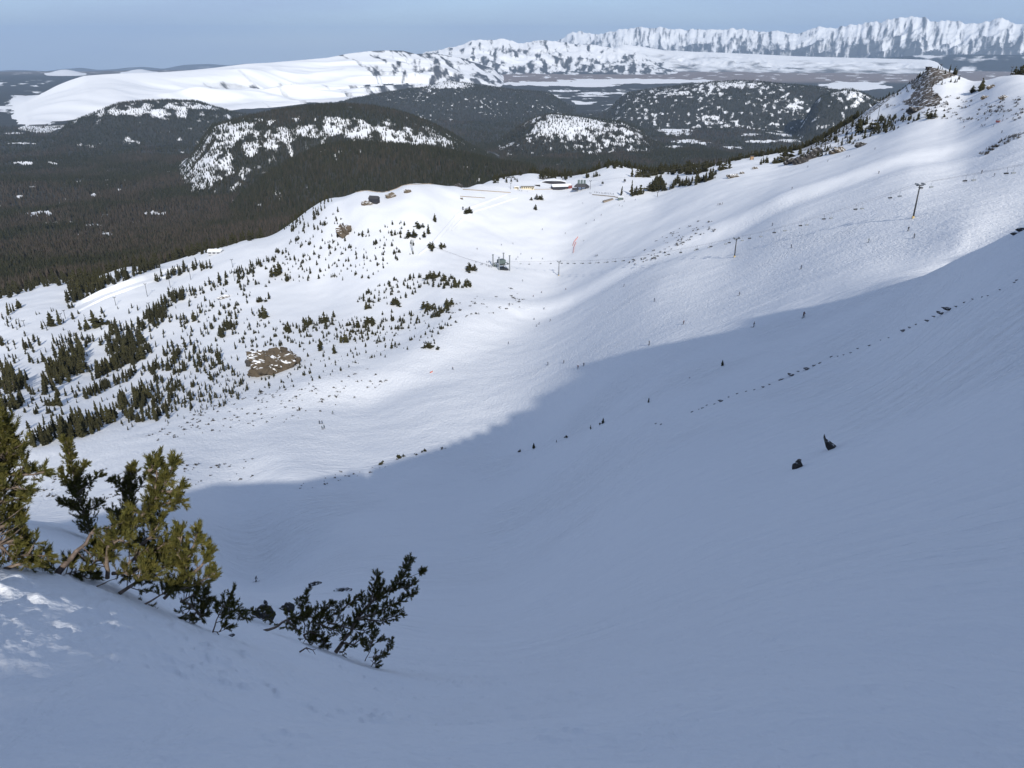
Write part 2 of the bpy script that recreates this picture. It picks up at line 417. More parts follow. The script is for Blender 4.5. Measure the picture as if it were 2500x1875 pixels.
# ------------------------------------------------------------------ far country
def far_base(az, r):
    z = base_height(az, np.minimum(r, 32000.0))
    return z - np.maximum(r - 32000.0, 0) * .055
def far_material(name, dark, sn=SNOW, mott=.004, amp=.5, extra=None, bumpd=0.0, lo=.42, hi=.58):
    k = NT(name)
    d = k.attr('dark')
    n = k.noise(k.pos(), mott, 6, .7)
    f = k.ramp(k.math('ADD', d, k.math('MULTIPLY', k.math('SUBTRACT', n, .5), amp)), lo, hi)
    dc = k.mix(k.noise(k.pos(), mott * .35, 4, .6), tuple(c * .75 for c in dark), tuple(c * 1.3 for c in dark))
    if extra:
        dc = k.mix(k.attr('tint'), dc, extra)
    k.col(k.mix(f, sn, dc))
    nb = k.bump(n, .8, bumpd) if bumpd else None
    return k.done(nb, .85)
FOREST = (.030, .033, .026)
def blob(u, v, items):
    """sum of soft ellipses (u, v, ru, rv)"""
    s = np.zeros(u.shape)
    for cu, cv, ru, rv in items:
        s = np.maximum(s, np.exp(-(((u - cu) / ru) ** 2 + ((v - cv) / rv) ** 2)))
    return s
# ---- the valley
az2 = np.concatenate([np.arange(-60, -37, 1.5), np.arange(-37, 37, .1), np.arange(37, 61, 1.5)])
L2 = np.concatenate([np.exp(np.arange(math.log(L1[-1]), math.log(33000), .0062)), [36000, 45000, 70000]])
X, Y, A, RR = polar(az2, L2)
Z = np.where(RR <= 33000, height(X, Y), far_base(A, RR))
U, V = project(X, Y, Z)
nz1 = fbm(X / 420, Y / 420, 5, 11); nz2 = fbm(X / 1500, Y / 1500, 4, 12)
nzs = fbm(A * 60, RR / 900, 4, 15)                                    # drawn-out streaks across the view
dark = np.full(X.shape, .82)
openness = blob(U, V, [(1500,240,420,28),(1750,270,330,38),(1950,300,150,60),(1500,290,260,18)])
dark -= .62 * openness * smooth(-.1, .45, nz1 + .35 * nz2)
dark -= .30 * smooth(.22, .5, nz1 * .8 + nz2 * .6) * smooth(9000, 3000, RR)
PATCH = [(1040,225,50,5),(950,262,40,4),(1120,240,60,8),(1190,260,50,3),(1450,228,45,4),(1560,232,50,5),(1640,235,60,4),(1380,222,40,3),(1255,245,30,5),(1700,283,60,6),(1950,275,80,10),(1920,300,60,5),(1880,290,50,4),(1780,248,60,6),(1900,255,70,7),(1680,345,40,6),(1640,360,30,5),(1830,330,35,4),(1860,345,40,4),(1920,330,25,4),(1650,320,45,14),(1550,345,30,5),(1790,360,30,4),(1720,350,25,4),
         (265,575,26,9),(50,480,12,5),(230,478,8,7),(305,497,12,3),(110,300,20,3),(30,325,30,3),(60,350,45,2.5),(390,428,8,3),(420,315,9,5),(505,302,10,3),(200,335,4,2),(60,398,25,5),(130,398,15,3),(445,372,5,3),(680,300,8,3),(380,520,30,5),(100,522,40,8),(150,545,60,4)]
ptch = blob(U, V, PATCH)
dark -= .9 * smooth(.50, .60, fbm(X / 75, Y / 120, 3, 18)) * smooth(7000, 4000, RR)
dark -= .9 * smooth(.35, .55, ptch * (.75 + 1.1 * fbm(A * 160, RR / 110, 4, 16)) + .25 * nz1 * (ptch > .1))
dark -= .9 * smooth(.35, .7, blob(U, V, [(720,243,190,9),(860,232,120,7),(620,252,100,5),(1350,204,170,6),(1550,198,230,7),(2090,210,95,13),(1450,209,80,4)]) + .35 * nzs)
left = blob(U, V, [(60,260,190,26)]); dark -= .75 * left * smooth(-.25, .3, nzs + .4 * nz1)
plat = blob(U, V, [(60,205,170,12),(80,232,140,9)]); dark -= .55 * plat * smooth(.05, .4, nzs)
plain = smooth(206, 196, V) * smooth(880, 1080, U) * smooth(9000, 12500, RR)
plain = np.maximum(plain, smooth(188, 180, V) * smooth(1900, 2100, U))
dark = np.where(plain > .5, np.where(dark < .5, dark, .80 - .42 * smooth(.22, .5, nzs + .35 * nz1)), dark)
fl = smooth(188, 176, V) * smooth(560, 420, U)
dark = np.where(fl > .5, .72 - .25 * smooth(.1, .4, nzs), dark)
VDARK = dark
m = mesh_np('valley', np.stack([X, Y, Z], -1).reshape(-1, 3), grid_faces(*X.shape))
attr(m, 'dark', dark); attr(m, 'tint', np.clip(plain + .5 * fl, 0, 1))
MV = far_material('valley', (.034, .036, .032), mott=.006, amp=.55, extra=(.20, .165, .155))
obj('valley_floor', m, MV, kind='structure', label='wide wooded valley floor with snowy clearings')

def cliffs(name, crest, rc, dn, df, lab, darkf, mat, spur=None, da=.09, nr=80, jag=0.0, conv=1.0, foot=None, seed=0, edge=2.0, sink=6, skew=0.0, octv=4):
    """a hill or a range: crest given by where its skyline stands, rc = distance of the crest, dn/df = depth towards / away from the viewer"""
    ca = [pix(u, v) for u, v in crest]
    aa = np.array([float(a) for a, _ in ca]); qq = np.array([float(q) for _, q in ca])
    az = np.arange(aa[0] - R(edge), aa[-1] + R(edge), R(da))
    s1 = np.concatenate([np.linspace(0, 1, nr), 1 + np.linspace(0, 1, max(8, nr // 4))[1:]])
    rcs = rc
    if isinstance(rc, tuple): rc = np.interp(az, [aa[0], aa[-1]], rc)
    zc = np.interp(az, aa, qq) * rc
    Aq, S = np.meshgrid(az, s1, indexing='ij')
    rk = np.broadcast_to(np.asarray(rc, float).reshape(-1, 1) if np.ndim(rc) else np.full((1, 1), float(rc)), Aq.shape)
    rr = np.where(S <= 1, rk - dn * (1 - S), rk + df * (S - 1))
    zb = far_base(Aq, rr) - sink
    # smooth the broken line of the crest a little
    kern = np.exp(-np.linspace(-2, 2, 9) ** 2); kern /= kern.sum()
    zc = np.convolve(np.pad(zc, 4, mode='edge'), kern, 'valid')
    H = zc - far_base(az, np.full(az.shape, 1.0) * rc)
    fade = np.clip((az - az[0]) / R(edge), 0, 1) * np.clip((az[-1] - az) / R(edge), 0, 1)
    H = np.maximum(H, 0) * smooth(0, 1, fade)
    along = az * rc
    if jag: H = H * (1 + jag * ridged(along / (dn * .30), along * 0 + seed, 4, seed + 50) - jag * .6 + jag * .35 * (ridged(along / (dn * .08), along * 0 + seed, 2, seed + 51) - .6))
    t = np.clip(np.where(S <= 1, S, 2 - S), 0, 1)
    AL = Aq * rk
    rc0, rc = rc, rk
    if spur:
        lam, kk = spur
        SK = AL + (rc - rr) * skew + lam * 1.1 * fbm(AL / (lam * 3.1), rr / (lam * 4), 3, seed + 2)
        wob = .6 * fbm(AL / lam * .9, rr / lam * .7, 4, seed + 9)
        n = np.clip(ridged(SK / lam + wob, (rr - rc) / lam * .75, octv, seed + 1, .55) , 0, 1)
        n2 = np.clip(ridged(SK / (lam * .36) + wob * 1.5, (rr - rc) / lam * .8, 3, seed + 6), 0, 1)
        tt = np.power(np.maximum(t, 1e-4), conv)
        h = tt * (1 - (kk * .30 * (1 - n) + .35 * (1 - n2)) * (1 - t) * 1.5)
        h = np.where(S > 1, t, h)
    else:
        n = t * 0 + .5
        h = np.power(smooth(0, 1, t) * .45 + .55 * np.sin(t * math.pi / 2), conv)
    Z = zb + H[:, None] * h
    if not spur:
        Z = Z + .035 * H[:, None] * fbm(AL / (dn * .2), rr / (dn * .2), 4, seed + 3) * np.sin(math.pi * t)
    X, Y = rr * np.sin(Aq), rr * np.cos(Aq)
    U, V = project(X, Y, Z)
    m = mesh_np(name, np.stack([X, Y, Z], -1).reshape(-1, 3), grid_faces(*X.shape))
    d = darkf(U, V, t, n, AL, rr, X, Y)
    attr(m, 'dark', d); attr(m, 'tint', d * 0)
    obj(name, m, mat, kind='structure', label=lab)
    HILLS.append((aa[0] - R(edge), aa[-1] + R(edge), float(np.min(rc)) - dn, float(np.max(rc)) + df, az, s1, Z, d, float(np.mean(rc)), dn, df))
HILLS = []
MT = far_material('mountain_snow', (.055, .06, .068), mott=.004, amp=.45, lo=.15, hi=.9)
MTN = far_material('range_snow', (.052, .055, .06), mott=.007, amp=.5, lo=.3, hi=.75)
def dk_r3(U, V, t, n, AL, rr, X, Y):
    st = fbm(AL / 240, rr / 1800, 5, 61, .65)
    return np.clip(1.55 - 1.42 * t + 1.1 * st + .5 * (n - .6), -.2, .95)  # darker downslope: bare ground, with the hazy blue foot put into the colour
cliffs('mountain_range', [(1330,112),(1360,98),(1395,82),(1420,78),(1470,85),(1510,73),(1560,70),(1620,69),(1680,72),(1730,75),(1800,73),(1870,78),(1930,80),(2000,70),(2060,65),(2130,57),(2190,48),(2240,43),(2300,52),(2350,55),(2420,50),(2500,52),(2600,60)],
       45000, 6500, 5000, 'long snow covered mountain range with white summits on the horizon', dk_r3, MT, spur=(2500, 1.9), da=.055, nr=120, jag=.13, skew=.55, seed=3)
def dk_flat(U, V, t, n, AL, rr, X, Y): return np.clip(.62 + .5 * fbm(AL / 900, rr / 3000, 4, 66), .3, .9)
cliffs('plateau', [(2150,142),(2250,136),(2350,134),(2500,135),(2600,135)], 33000, 5000, 3000, 'dark wooded plateau in front of the white range', dk_flat, far_material('plateau', (.03, .035, .04), mott=.002, amp=.3), seed=13, conv=.7)
def dk_2b(U, V, t, n, AL, rr, X, Y):
    return np.clip(.62 - .75 * t + .75 * fbm(AL / 800, rr / 900, 5, 71), -.2, .75)
cliffs('snowy_foothills', [(1480,126),(1520,108),(1560,112),(1620,122),(1700,126),(1760,128),(1850,132),(1950,137),(2100,141),(2260,145)], 29500, 4800, 2500, 'low white foothills in front of the far range', dk_2b, MT, spur=(1500, 2.2), da=.06, nr=80, seed=23)
def dk_2(U, V, t, n, AL, rr, X, Y):
    return np.clip(.74 - .62 * t + 1.0 * fbm(AL / 230, rr / 1000, 5, 81, .6) + .25 * (n - .6), -.1, .9)
cliffs('mountain_range', [(1000,150),(1030,130),(1065,123),(1100,115),(1130,108),(1160,98),(1195,98),(1225,95),(1250,102),(1270,105),(1300,101),(1330,100),(1355,103),(1380,105),(1410,108),(1440,110),(1480,112),(1510,116),(1560,130),(1620,150)],
       26500, 4200, 3000, 'jagged snow streaked mountains with triangular spurs beyond the brown basin', dk_2, MTN, spur=(1900, 2.8), da=.055, nr=110, jag=.14, skew=-.3, seed=33, edge=1.2)
def dk_1(U, V, t, n, AL, rr, X, Y):
    side = smooth(760, 1010, U)
    d = -.06 + .50 * smooth(.05, .5, fbm(AL / 260 + rr / 700, rr / 2600, 5, 93)) * smooth(330, 650, U) + .55 * smooth(.5, .2, n) * smooth(300, 620, U)  # last term puts shade of the gullies into the snow colour
    d = d + side * (.52 - .2 * t + .9 * fbm(AL / 230, rr / 900, 5, 91, .6))
    return np.clip(d + .35 * smooth(.96, 1, t) * smooth(640, 800, U), -.2, .85)
cliffs('snowy_ridge', [(66,247),(100,228),(140,207),(170,195),(205,184),(260,180),(300,178),(340,177),(400,175),(460,171),(520,165),(600,155),(660,152),(720,147),(800,140),(850,130),(900,124),(950,122),(985,123),(1015,131),(1060,129),(1120,140),(1200,165)],
       (13500, 19500), 4000, 3500, 'long rounded white ridge above the valley', dk_1, MTN, spur=(2700, 5.0), da=.06, nr=110, seed=43, conv=.6, edge=1.0, skew=-.7, octv=2)
def dk_0(U, V, t, n, AL, rr, X, Y): return .75 + .4 * fbm(AL / 2600, rr / 2600, 3, 95)
MB = far_material('far_hills', (.07, .07, .075), mott=.0008, amp=.3)
cliffs('far_hills', [(-60,174),(0,173),(25,171),(60,171),(110,174),(150,169),(200,165),(240,171),(280,169),(310,165),(350,163),(400,168),(450,158),(510,156),(560,160),(600,155),(640,155),(700,158)], 62000, 6000, 3000, 'faint blue hills on the horizon', dk_0, MB, seed=53, conv=.7)
def dk_w(U, V, t, n, AL, rr, X, Y): return t * 0 - .2
cliffs('snowy_hill', [(120,178),(138,172),(155,169),(175,171),(200,178)], 30000, 2500, 1500, 'small white dome on the plateau at the horizon', dk_w, MTN, seed=54, edge=.4)
cliffs('snowy_hill', [(305,176),(325,170),(345,168),(362,172),(380,176)], 30000, 2500, 1500, 'low white cap behind the long white ridge', dk_w, MTN, seed=55, edge=.4)
def woods(cover, seed, blobs=(), lam=120, base=.5):
    def f(U, V, t, n, AL, rr, X, Y):
        d = base + .55 * fbm(AL / lam, rr / (lam * 2.2), 5, seed) + .35 * fbm(X / 700, Y / 700, 3, seed + 4)
        for cu, cv, ru, rv, a in blobs:
            d = d + a * np.exp(-(((U - cu) / ru) ** 2 + ((V - cv) / rv) ** 2))
        return np.clip(d, -.3, 1.0)
    return f
MH = far_material('wooded_hill', (.032, .034, .030), mott=.012, amp=.35)
MH2 = far_material('speckled_hill', (.032, .034, .030), mott=.022, amp=.6)
cliffs('wooded_hill', [(870,240),(930,228),(1000,217),(1040,213),(1070,202),(1100,197),(1130,201),(1160,206),(1200,212),(1260,220),(1330,225)], 11500, 1800, 1500, 'wooded hill with a white cap before the basin', woods(0, 101, [(1100,206,50,9,-.75)], 45, .76), MH2, seed=61, edge=2.2)
cliffs('wooded_hill', [(1540,226),(1600,216),(1660,209),(1740,200),(1790,197),(1830,197),(1890,203),(1950,208),(2010,214),(2060,225)], 10500, 1700, 1500, 'broad hill streaked with snow and bare rock', woods(0, 103, [(1780,208,70,8,-.5),(1640,225,80,10,-.35)], 60, .69), MH2, seed=62, edge=2.0)
cliffs('wooded_hill', [(2010,232),(2035,222),(2075,217),(2105,225),(2130,238),(2160,250)], 8600, 900, 900, 'small speckled mound beside the rocky summit', woods(0, 104, [(2080,235,40,15,-.25)], 60, .68), MH, seed=63, edge=1.6)
cliffs('wooded_hill', [(180,297),(230,275),(290,252),(350,246),(420,244),(480,247),(530,262),(570,275),(640,285)], 9000, 1300, 1200, 'low wooded hill in front of the white ridge', woods(0, 105, [(340,272,130,9,-.5),(470,262,60,6,-.4)], 110, .75), MH, seed=64, edge=1.5)
cliffs('wooded_hill', [(1200,352),(1240,330),(1280,300),(1310,285),(1345,277),(1400,282),(1450,290),(1520,298),(1560,315),(1590,345)], 7000, 1100, 1000, 'speckled white dome among the dark woods', woods(0, 106, [(1400,308,120,28,-.55),(1540,325,30,18,-.3),(1250,320,40,30,.3)], 60, .64), MH, seed=65, edge=1.2)
cliffs('wooded_hill', [(420,450),(455,400),(500,330),(520,305),(600,285),(680,268),(750,258),(830,253),(900,258),(960,268),(1000,280),(1060,303),(1110,330),(1160,362),(1200,380)], 5200, 1500, 1300, 'large wooded hill with a snow streaked face', woods(0, 107,  [(830,320,190,20,-.40),(640,340,130,24,-.24),(510,410,70,32,-.35),(1000,345,110,18,-.40),(560,305,45,14,-.3),(800,268,260,16,.45)], 70, .66), MH, seed=66, edge=1.0)
cliffs('wooded_hill', [(600,470),(660,420),(720,385),(780,360),(850,348),(950,350),(1050,360),(1150,378),(1220,395),(1300,405)], 3400, 800, 700, 'dark wooded shoulder below the snow streaked hill', woods(0, 108, [(820,372,60,16,-.32),(1000,400,60,14,-.28)], 60, .85), MH, seed=67, edge=1.2)
# ---- the air
bx = bmesh.new(); bmesh.ops.create_cube(bx, size=1)
for v_ in bx.verts:
    v_.co = Vector((v_.co.x * 150000, v_.co.y * 150000 + 20000, (v_.co.z + .5) * 6100 - 4600))
hm = bpy.data.meshes.new('haze'); bx.to_mesh(hm)
hz = bpy.data.materials.new('haze'); hz.use_nodes = True
ht = hz.node_tree; ht.nodes.remove(ht.nodes['Principled BSDF'])
pv = ht.nodes.new('ShaderNodeVolumePrincipled'); pv.inputs['Color'].default_value = (.52, .72, 1.0, 1); pv.inputs['Density'].default_value = 1.7e-5
ht.links.new(pv.outputs[0], ht.nodes['Material Output'].inputs['Volume'])
obj('haze', hm, hz, kind='stuff', label='thin blue air over the valley')
# ------------------------------------------------------------------ standing on the ground
def ground(u, v, rmin=150.0, rmax=1480.0):
    """points where the view through pixels meets the slope"""
    u = np.atleast_1d(np.asarray(u, float)); v = np.atleast_1d(np.asarray(v, float))
    az, q = pix(u, v)
    rr = np.exp(np.linspace(math.log(rmin), math.log(rmax), 260))
    Z = height(rr[None] * np.sin(az)[:, None], rr[None] * np.cos(az)[:, None])
    hit = Z / rr[None] >= q[:, None]
    k = np.where(hit.any(1), hit.argmax(1), len(rr) - 1); k = np.maximum(k, 1)
    lo, hi = rr[k - 1], rr[k]
    for _ in range(9):
        mid = (lo + hi) / 2
        zz = height(mid * np.sin(az), mid * np.cos(az))
        up = zz / mid >= q
        hi = np.where(up, mid, hi); lo = np.where(up, lo, mid)
    # a pixel just above the skyline: stand on the best point of the crest instead
    best = (Z / rr[None] - q[:, None]).argmax(1)
    hi = np.where(hit.any(1), hi, rr[best])
    x, y = hi * np.sin(az), hi * np.cos(az)
    return np.stack([x, y, height(x, y)], -1)
def spot(u, v, rmin=150.0, rmax=1480.0):
    return Vector(ground(u, v, rmin, rmax)[0])
def metres(px, p):
    """how tall a thing at p is that measures px in the photograph"""
    return px * math.sqrt(p[0] ** 2 + p[1] ** 2 + p[2] ** 2) / FPX
# ------------------------------------------------------------------ what hides what: running skyline over distance
HA = np.radians(np.arange(-37, 37, .2)); HR = np.exp(np.arange(math.log(60), math.log(12000), .012))
_a, _r = np.meshgrid(HA, HR, indexing='ij')
_z = height(_r * np.sin(_a), _r * np.cos(_a))
for h in HILLS:
    a0, a1, r0, r1, haz, hs, HZ = h[:7]
    if h[8] > 12000: continue
    s = np.where(_r <= h[8], 1 - (h[8] - _r) / h[9], 1 + (_r - h[8]) / h[10])
    ok = (_a > a0) & (_a < a1) & (s > 0) & (s < 2)
    fi = np.clip((_a - haz[0]) / (haz[1] - haz[0]), 0, len(haz) - 1.001); fs = np.interp(s, hs, np.arange(len(hs)))
    zz = HZ[np.clip(fi.astype(int), 0, len(haz) - 1), np.clip(fs.astype(int), 0, len(hs) - 1)]
    _z = np.where(ok, np.maximum(_z, zz), _z)
SKYL = np.maximum.accumulate(_z / _r, 1)
def shown(x, y, z, h):
    r = np.hypot(x, y); a = np.arctan2(x, y)
    ia = np.clip(((a - HA[0]) / (HA[1] - HA[0])).round().astype(int), 0, len(HA) - 1)
    ir = np.clip(np.searchsorted(HR, r) - 3, 0, len(HR) - 1)
    return (z + h) / r > SKYL[ia, ir] - .0006
# ------------------------------------------------------------------ the woods: every far tree a small ragged cone, all in one mesh per wood
def leaf_material():
    k = NT('conifer_far')
    n = k.noise(k.pos(), .02, 4, .6)
    c = k.mix(k.attr('hue'), (.031, .032, .017), (.060, .049, .040))
    c = k.mix(k.attr('dim'), c, (.016, .019, .012))
    k.col(c); k.b.inputs['Specular IOR Level'].default_value = .05
    return k.done(rough=.9)
M_LEAF = leaf_material()
ACC = []
def flush(name, lab):
    V, F, H, D, o = [], [], [], [], 0
    for v, f, h, d in ACC: V.append(v); F.append(f + o); H.append(h); D.append(d); o += len(v)
    ACC.clear()
    m = mesh_np(name, np.concatenate(V), np.concatenate(F), False)
    attr(m, 'hue', np.concatenate(H)); attr(m, 'dim', np.concatenate(D))
    obj(name, m, M_LEAF, kind='stuff', label=lab)
def cones(x, y, z, h, hue, dim, sides, tiers):
    n = len(x)
    if n == 0: return
    fr = [(0.0, 1.0, .17)] if tiers == 1 else [(0.05, .62, .17), (.40, 1.0, .115)]
    VV, FF, HH, DD = [], [], [], []
    off = 0
    a0 = rng.random(n) * 6.28
    for b, t, wd in fr:
        ring = []
        wr = wd * h * (.8 + .5 * rng.random(n))
        for k in range(sides):
            jit = .75 + .5 * rng.random(n)
            an = a0 + 6.283 * k / sides
            ring.append(np.stack([x + np.cos(an) * wr * jit, y + np.sin(an) * wr * jit, z + h * (b + .06 * rng.random(n)) - (1.0 if b < .1 else 0)], -1))
        top = np.stack([x + .03 * h * rng.standard_normal(n), y + .03 * h * rng.standard_normal(n), z + h * t], -1)
        V = np.stack(ring + [top], 1)                  # n, sides+1, 3
        base = off + np.arange(n)[:, None] * (sides + 1)
        for k in range(sides):
            FF.append(np.concatenate([base + k, base + (k + 1) % sides, base + sides], 1))
        VV.append(V.reshape(-1, 3)); off += n * (sides + 1)
        HH.append(np.repeat(hue, sides + 1)); DD.append(np.repeat(dim, sides + 1))
    ACC.append((np.concatenate(VV), np.concatenate(FF), np.concatenate(HH), np.concatenate(DD)))
def scatter(r0, r1, dens, a0=-36, a1=36):
    n = int(.5 * (r1 * r1 - r0 * r0) * R(a1 - a0) * dens)
    r = np.sqrt(r0 * r0 + rng.random(n) * (r1 * r1 - r0 * r0)); a = R(a0) + rng.random(n) * R(a1 - a0)
    return r * np.sin(a), r * np.cos(a), r, a
def brown(x, y):
    return np.clip(.30 + 2.3 * fbm(x / 500, y / 700, 4, 131) + .5 * smooth(900, -300, x) * smooth(6000, 2500, np.hypot(x, y)), 0, 1)
_gridA, _gridR = R(-37), math.log(L1[-1])
def valley_dark(a, r):
    """looks the clearings up in the valley's own mask"""
    ia = np.clip(np.searchsorted(np.radians(az2), a), 0, len(az2) - 1); ir = np.clip(np.searchsorted(L2, r), 0, len(L2) - 1)
    return VDARK[ia, ir]
for r0, r1, dn, sides, tiers, hm_ in ((1340, 2600, 1 / 52, 5, 2, 17), (2600, 4200, 1 / 85, 5, 1, 18), (4200, 6800, 1 / 190, 4, 1, 20), (6800, 10500, 1 / 700, 3, 1, 24)):
    x, y, r, a = scatter(r0, r1, dn)
    z = height(x, y)
    h = hm_ * (.55 + .75 * rng.random(len(x)))
    u, v = project(x, y, z)
    keep = shown(x, y, z, h) & (valley_dark(a, r) + .35 * rng.standard_normal(len(x)) * .4 > .52)
    keep &= ~((r < 1500) & (u > 1190) & (v > 402))
    x, y, z, h, a = x[keep], y[keep], z[keep], h[keep], a[keep]
    print('WOOD', r0, keep.sum())
    cones(x, y, z, h, np.clip(brown(x, y) + .22 * rng.standard_normal(len(x)), 0, 1), np.clip(.3 + .3 * rng.standard_normal(len(x)), 0, 1), sides, tiers)
flush('forest', 'dense dark conifer forest filling the valley below the ski slopes')
for h in HILLS:
    a0, a1, r0, r1, haz, hs, HZ, D, rc, dn_, df_ = h
    if rc > 12000: continue
    dens = {3400: 1 / 75, 5200: 1 / 130, 7000: 1 / 200, 10500: 1 / 420, 11500: 1 / 420}.get(rc, 1 / 260)
    x, y, r, a = scatter(r0, r1, dens, math.degrees(a0), math.degrees(a1))
    s = np.where(r <= rc, 1 - (rc - r) / dn_, 1 + (r - rc) / df_)
    fi = np.clip((a - haz[0]) / (haz[1] - haz[0]), 0, len(haz) - 1.001); fs = np.clip(np.interp(s, hs, np.arange(len(hs))), 0, len(hs) - 1.001)
    ii, jj = fi.astype(int), fs.astype(int); ti, tj = fi - ii, fs - jj
    bil = lambda T: (T[ii, jj] * (1 - ti) + T[ii + 1, jj] * ti) * (1 - tj) + (T[ii, jj + 1] * (1 - ti) + T[ii + 1, jj + 1] * ti) * tj
    z, d = bil(HZ), bil(D)
    hh = (19 if rc < 6000 else 22) * (.5 + .75 * rng.random(len(x)))
    keep = shown(x, y, z, hh) & (rng.random(len(x)) < np.clip(.24 + 1.15 * smooth(.25, .85, d), 0, 1)) & (s < 1.15)
    x, y, z, hh = x[keep], y[keep], z[keep], hh[keep]
    print('HILLWOOD', rc, keep.sum())
    cones(x, y, z, hh, np.clip(.25 + .8 * fbm(x / 400, y / 400, 3, 141) + .2 * rng.standard_normal(len(x)), 0, 1), np.clip(.35 + .3 * rng.standard_normal(len(x)), 0, 1), 4 if rc < 6000 else 3, 1)
flush('hill_forest', 'dark conifers growing over the snowy hills of the valley')
# ------------------------------------------------------------------ conifers on the ski slopes
def crown_material(name, c, var=.45):
    k = NT(name)
    oi = k.n('ObjectInfo')
    n = k.noise(k.pos(), .9, 4, .65)
    a = k.mix(oi.outputs['Random'], tuple(x * (1 - var) for x in c), tuple(x * (1 + var * .6) for x in c))
    k.col(k.mix(n, a, tuple(x * .6 for x in c)))
    k.b.inputs['Specular IOR Level'].default_value = .08
    return k.done(rough=.9)
M_CROWN = crown_material('conifer_crown', (.052, .050, .023))
M_BARK = simple('bark', (.11, .085, .065), .9)
def crown_mesh(name, w, tiers, spokes, stems=1, rag=.35, seed=0, low=.06):
    rg = np.random.default_rng(seed)
    V, F = [], []
    for s in range(stems):
        ox, oy = (0, 0) if s == 0 else (rg.normal(0, w * .9), rg.normal(0, w * .9))
        H = 1.0 if s == 0 else rg.uniform(.55, .92)
        lean = rg.normal(0, .03, 2)
        for t in range(tiers):
            f = low + (1 - low) * (t + rg.uniform(-.3, .3)) / tiers
            f = min(max(f, .02), .97)
            rad = w * H * (1 - f) ** .75 * (1 - .5 * max(0, .22 - f) / .22)
            a0 = rg.uniform(0, 6.28)
            for k in range(spokes):
                if rg.random() < .10: continue
                a = a0 + 6.283 * k / spokes + rg.normal(0, .15)
                L = rad * (1 + rg.normal(0, rag)) + .012
                L = max(L, .012)
                ca, sa = math.cos(a), math.sin(a)
                wd = L * rg.uniform(.32, .5)
                zt = (f - .04 + rg.normal(0, .025)) * H
                cx, cy = ox + lean[0] * f, oy + lean[1] * f
                b = len(V)
                V += [(cx, cy, min((f + .07), 1.0) * H), (cx + ca * L * .6 - sa * wd, cy + sa * L * .6 + ca * wd, zt - .005), (cx + ca * L, cy + sa * L, zt + .02), (cx + ca * L * .6 + sa * wd, cy + sa * L * .6 - ca * wd, zt - .005), (cx + ca * L * .35, cy + sa * L * .35, zt - .07)]
                F += [(b, b + 1, b + 2), (b, b + 2, b + 3), (b + 4, b + 2, b + 1), (b + 4, b + 3, b + 2)]
        b = len(V)                                          # tip
        cx, cy = ox + lean[0], oy + lean[1]
        V += [(cx, cy, H * 1.02), (cx + .025, cy, H * .86), (cx - .018, cy + .02, H * .86), (cx - .012, cy - .022, H * .86)]
        F += [(b, b + 1, b + 2), (b, b + 2, b + 3), (b, b + 3, b + 1)]
    m = mesh_np(name, np.array(V), np.array(F), False); m.materials.append(M_CROWN)
    return m
CROWNS = {'slim': [crown_mesh('crown', .13, 11, 7, 1, .3, s) for s in (1, 2, 3)],
          'pine': [crown_mesh('crown', .19, 10, 8, 1, .4, s) for s in (4, 5, 6, 7)],
          'clump': [crown_mesh('crown', .22, 8, 7, 4, .4, s, .02) for s in (8, 9, 10)],
          'bush': [crown_mesh('crown', .42, 6, 8, 5, .45, s, .02) for s in (11, 12, 13)]}
_bm = bmesh.new(); bmesh.ops.create_cone(_bm, cap_ends=True, segments=6, radius1=.022, radius2=.008, depth=.9)
for v_ in _bm.verts: v_.co.z += .36
TRUNK = bpy.data.meshes.new('trunk'); _bm.to_mesh(TRUNK); TRUNK.materials.append(M_BARK)
# outlines of the stands: polygon in the photograph, how many, tree heights in its pixels, kind, words for the stand
ST = []
def S(poly, n, h0, h1, kind, words): ST.append((poly, int(n * (1.45 if h0 >= 8 else 1.25)), h0 * .86, h1 * .95, kind, words))
S([(0,905),(45,922),(80,925),(65,985),(28,1013),(0,1023)], 44, 28, 42, 'slim', 'dense dark stand at the lower left edge of the slope')
S([(104,953),(127,877),(203,846),(210,903),(170,934),(108,969)], 58, 26, 42, 'slim', 'thick dark green stand above the long snow lane')
S([(222,915),(260,896),(282,877),(323,865),(326,890),(282,903),(228,931)], 36, 24, 36, 'slim', 'compact stand just above a straight tree row')
S([(203,969),(228,953),(279,934),(332,909),(332,922),(279,947),(209,978)], 30, 22, 30, 'slim', 'straight row of conifers along a snow lane')
S([(76,1095),(130,1085),(200,1070),(280,1040),(285,1020),(230,1015),(130,1050),(76,1075)], 60, 28, 46, 'slim', 'lowest belt of conifers above the foreground pines')
S([(283,985),(310,960),(360,960),(400,1000),(420,1020),(360,1035),(300,1030)], 56, 20, 38, 'slim', 'loose stand at the right end of the lowest belt')
S([(342,940),(380,925),(430,930),(470,960),(470,1000),(400,1010),(350,980)], 52, 14, 28, 'slim', 'open stand between the lowest belt and the rock outcrop')
S([(241,846),(270,800),(345,795),(365,760),(385,765),(380,800),(345,835),(270,870)], 70, 20, 34, 'slim', 'upper stand below the lift line with mixed brown and green trees')
S([(365,790),(380,745),(420,720),(470,700),(475,712),(430,745),(400,790),(380,800)], 52, 14, 28, 'slim', 'narrow belt climbing beside the terrain park')
S([(285,870),(300,850),(345,835),(370,855),(355,880),(310,895)], 30, 20, 36, 'pine', 'group in the middle of the tree covered slope')
S([(345,905),(370,900),(420,890),(425,905),(370,915)], 14, 18, 30, 'slim', 'small file of trees in a snowy gap of the wooded slope')
S([(400,860),(420,830),(500,850),(560,880),(530,930),(450,930),(410,900)], 46, 12, 30, 'slim', 'scattered conifers on the open snow left of the rock outcrop')
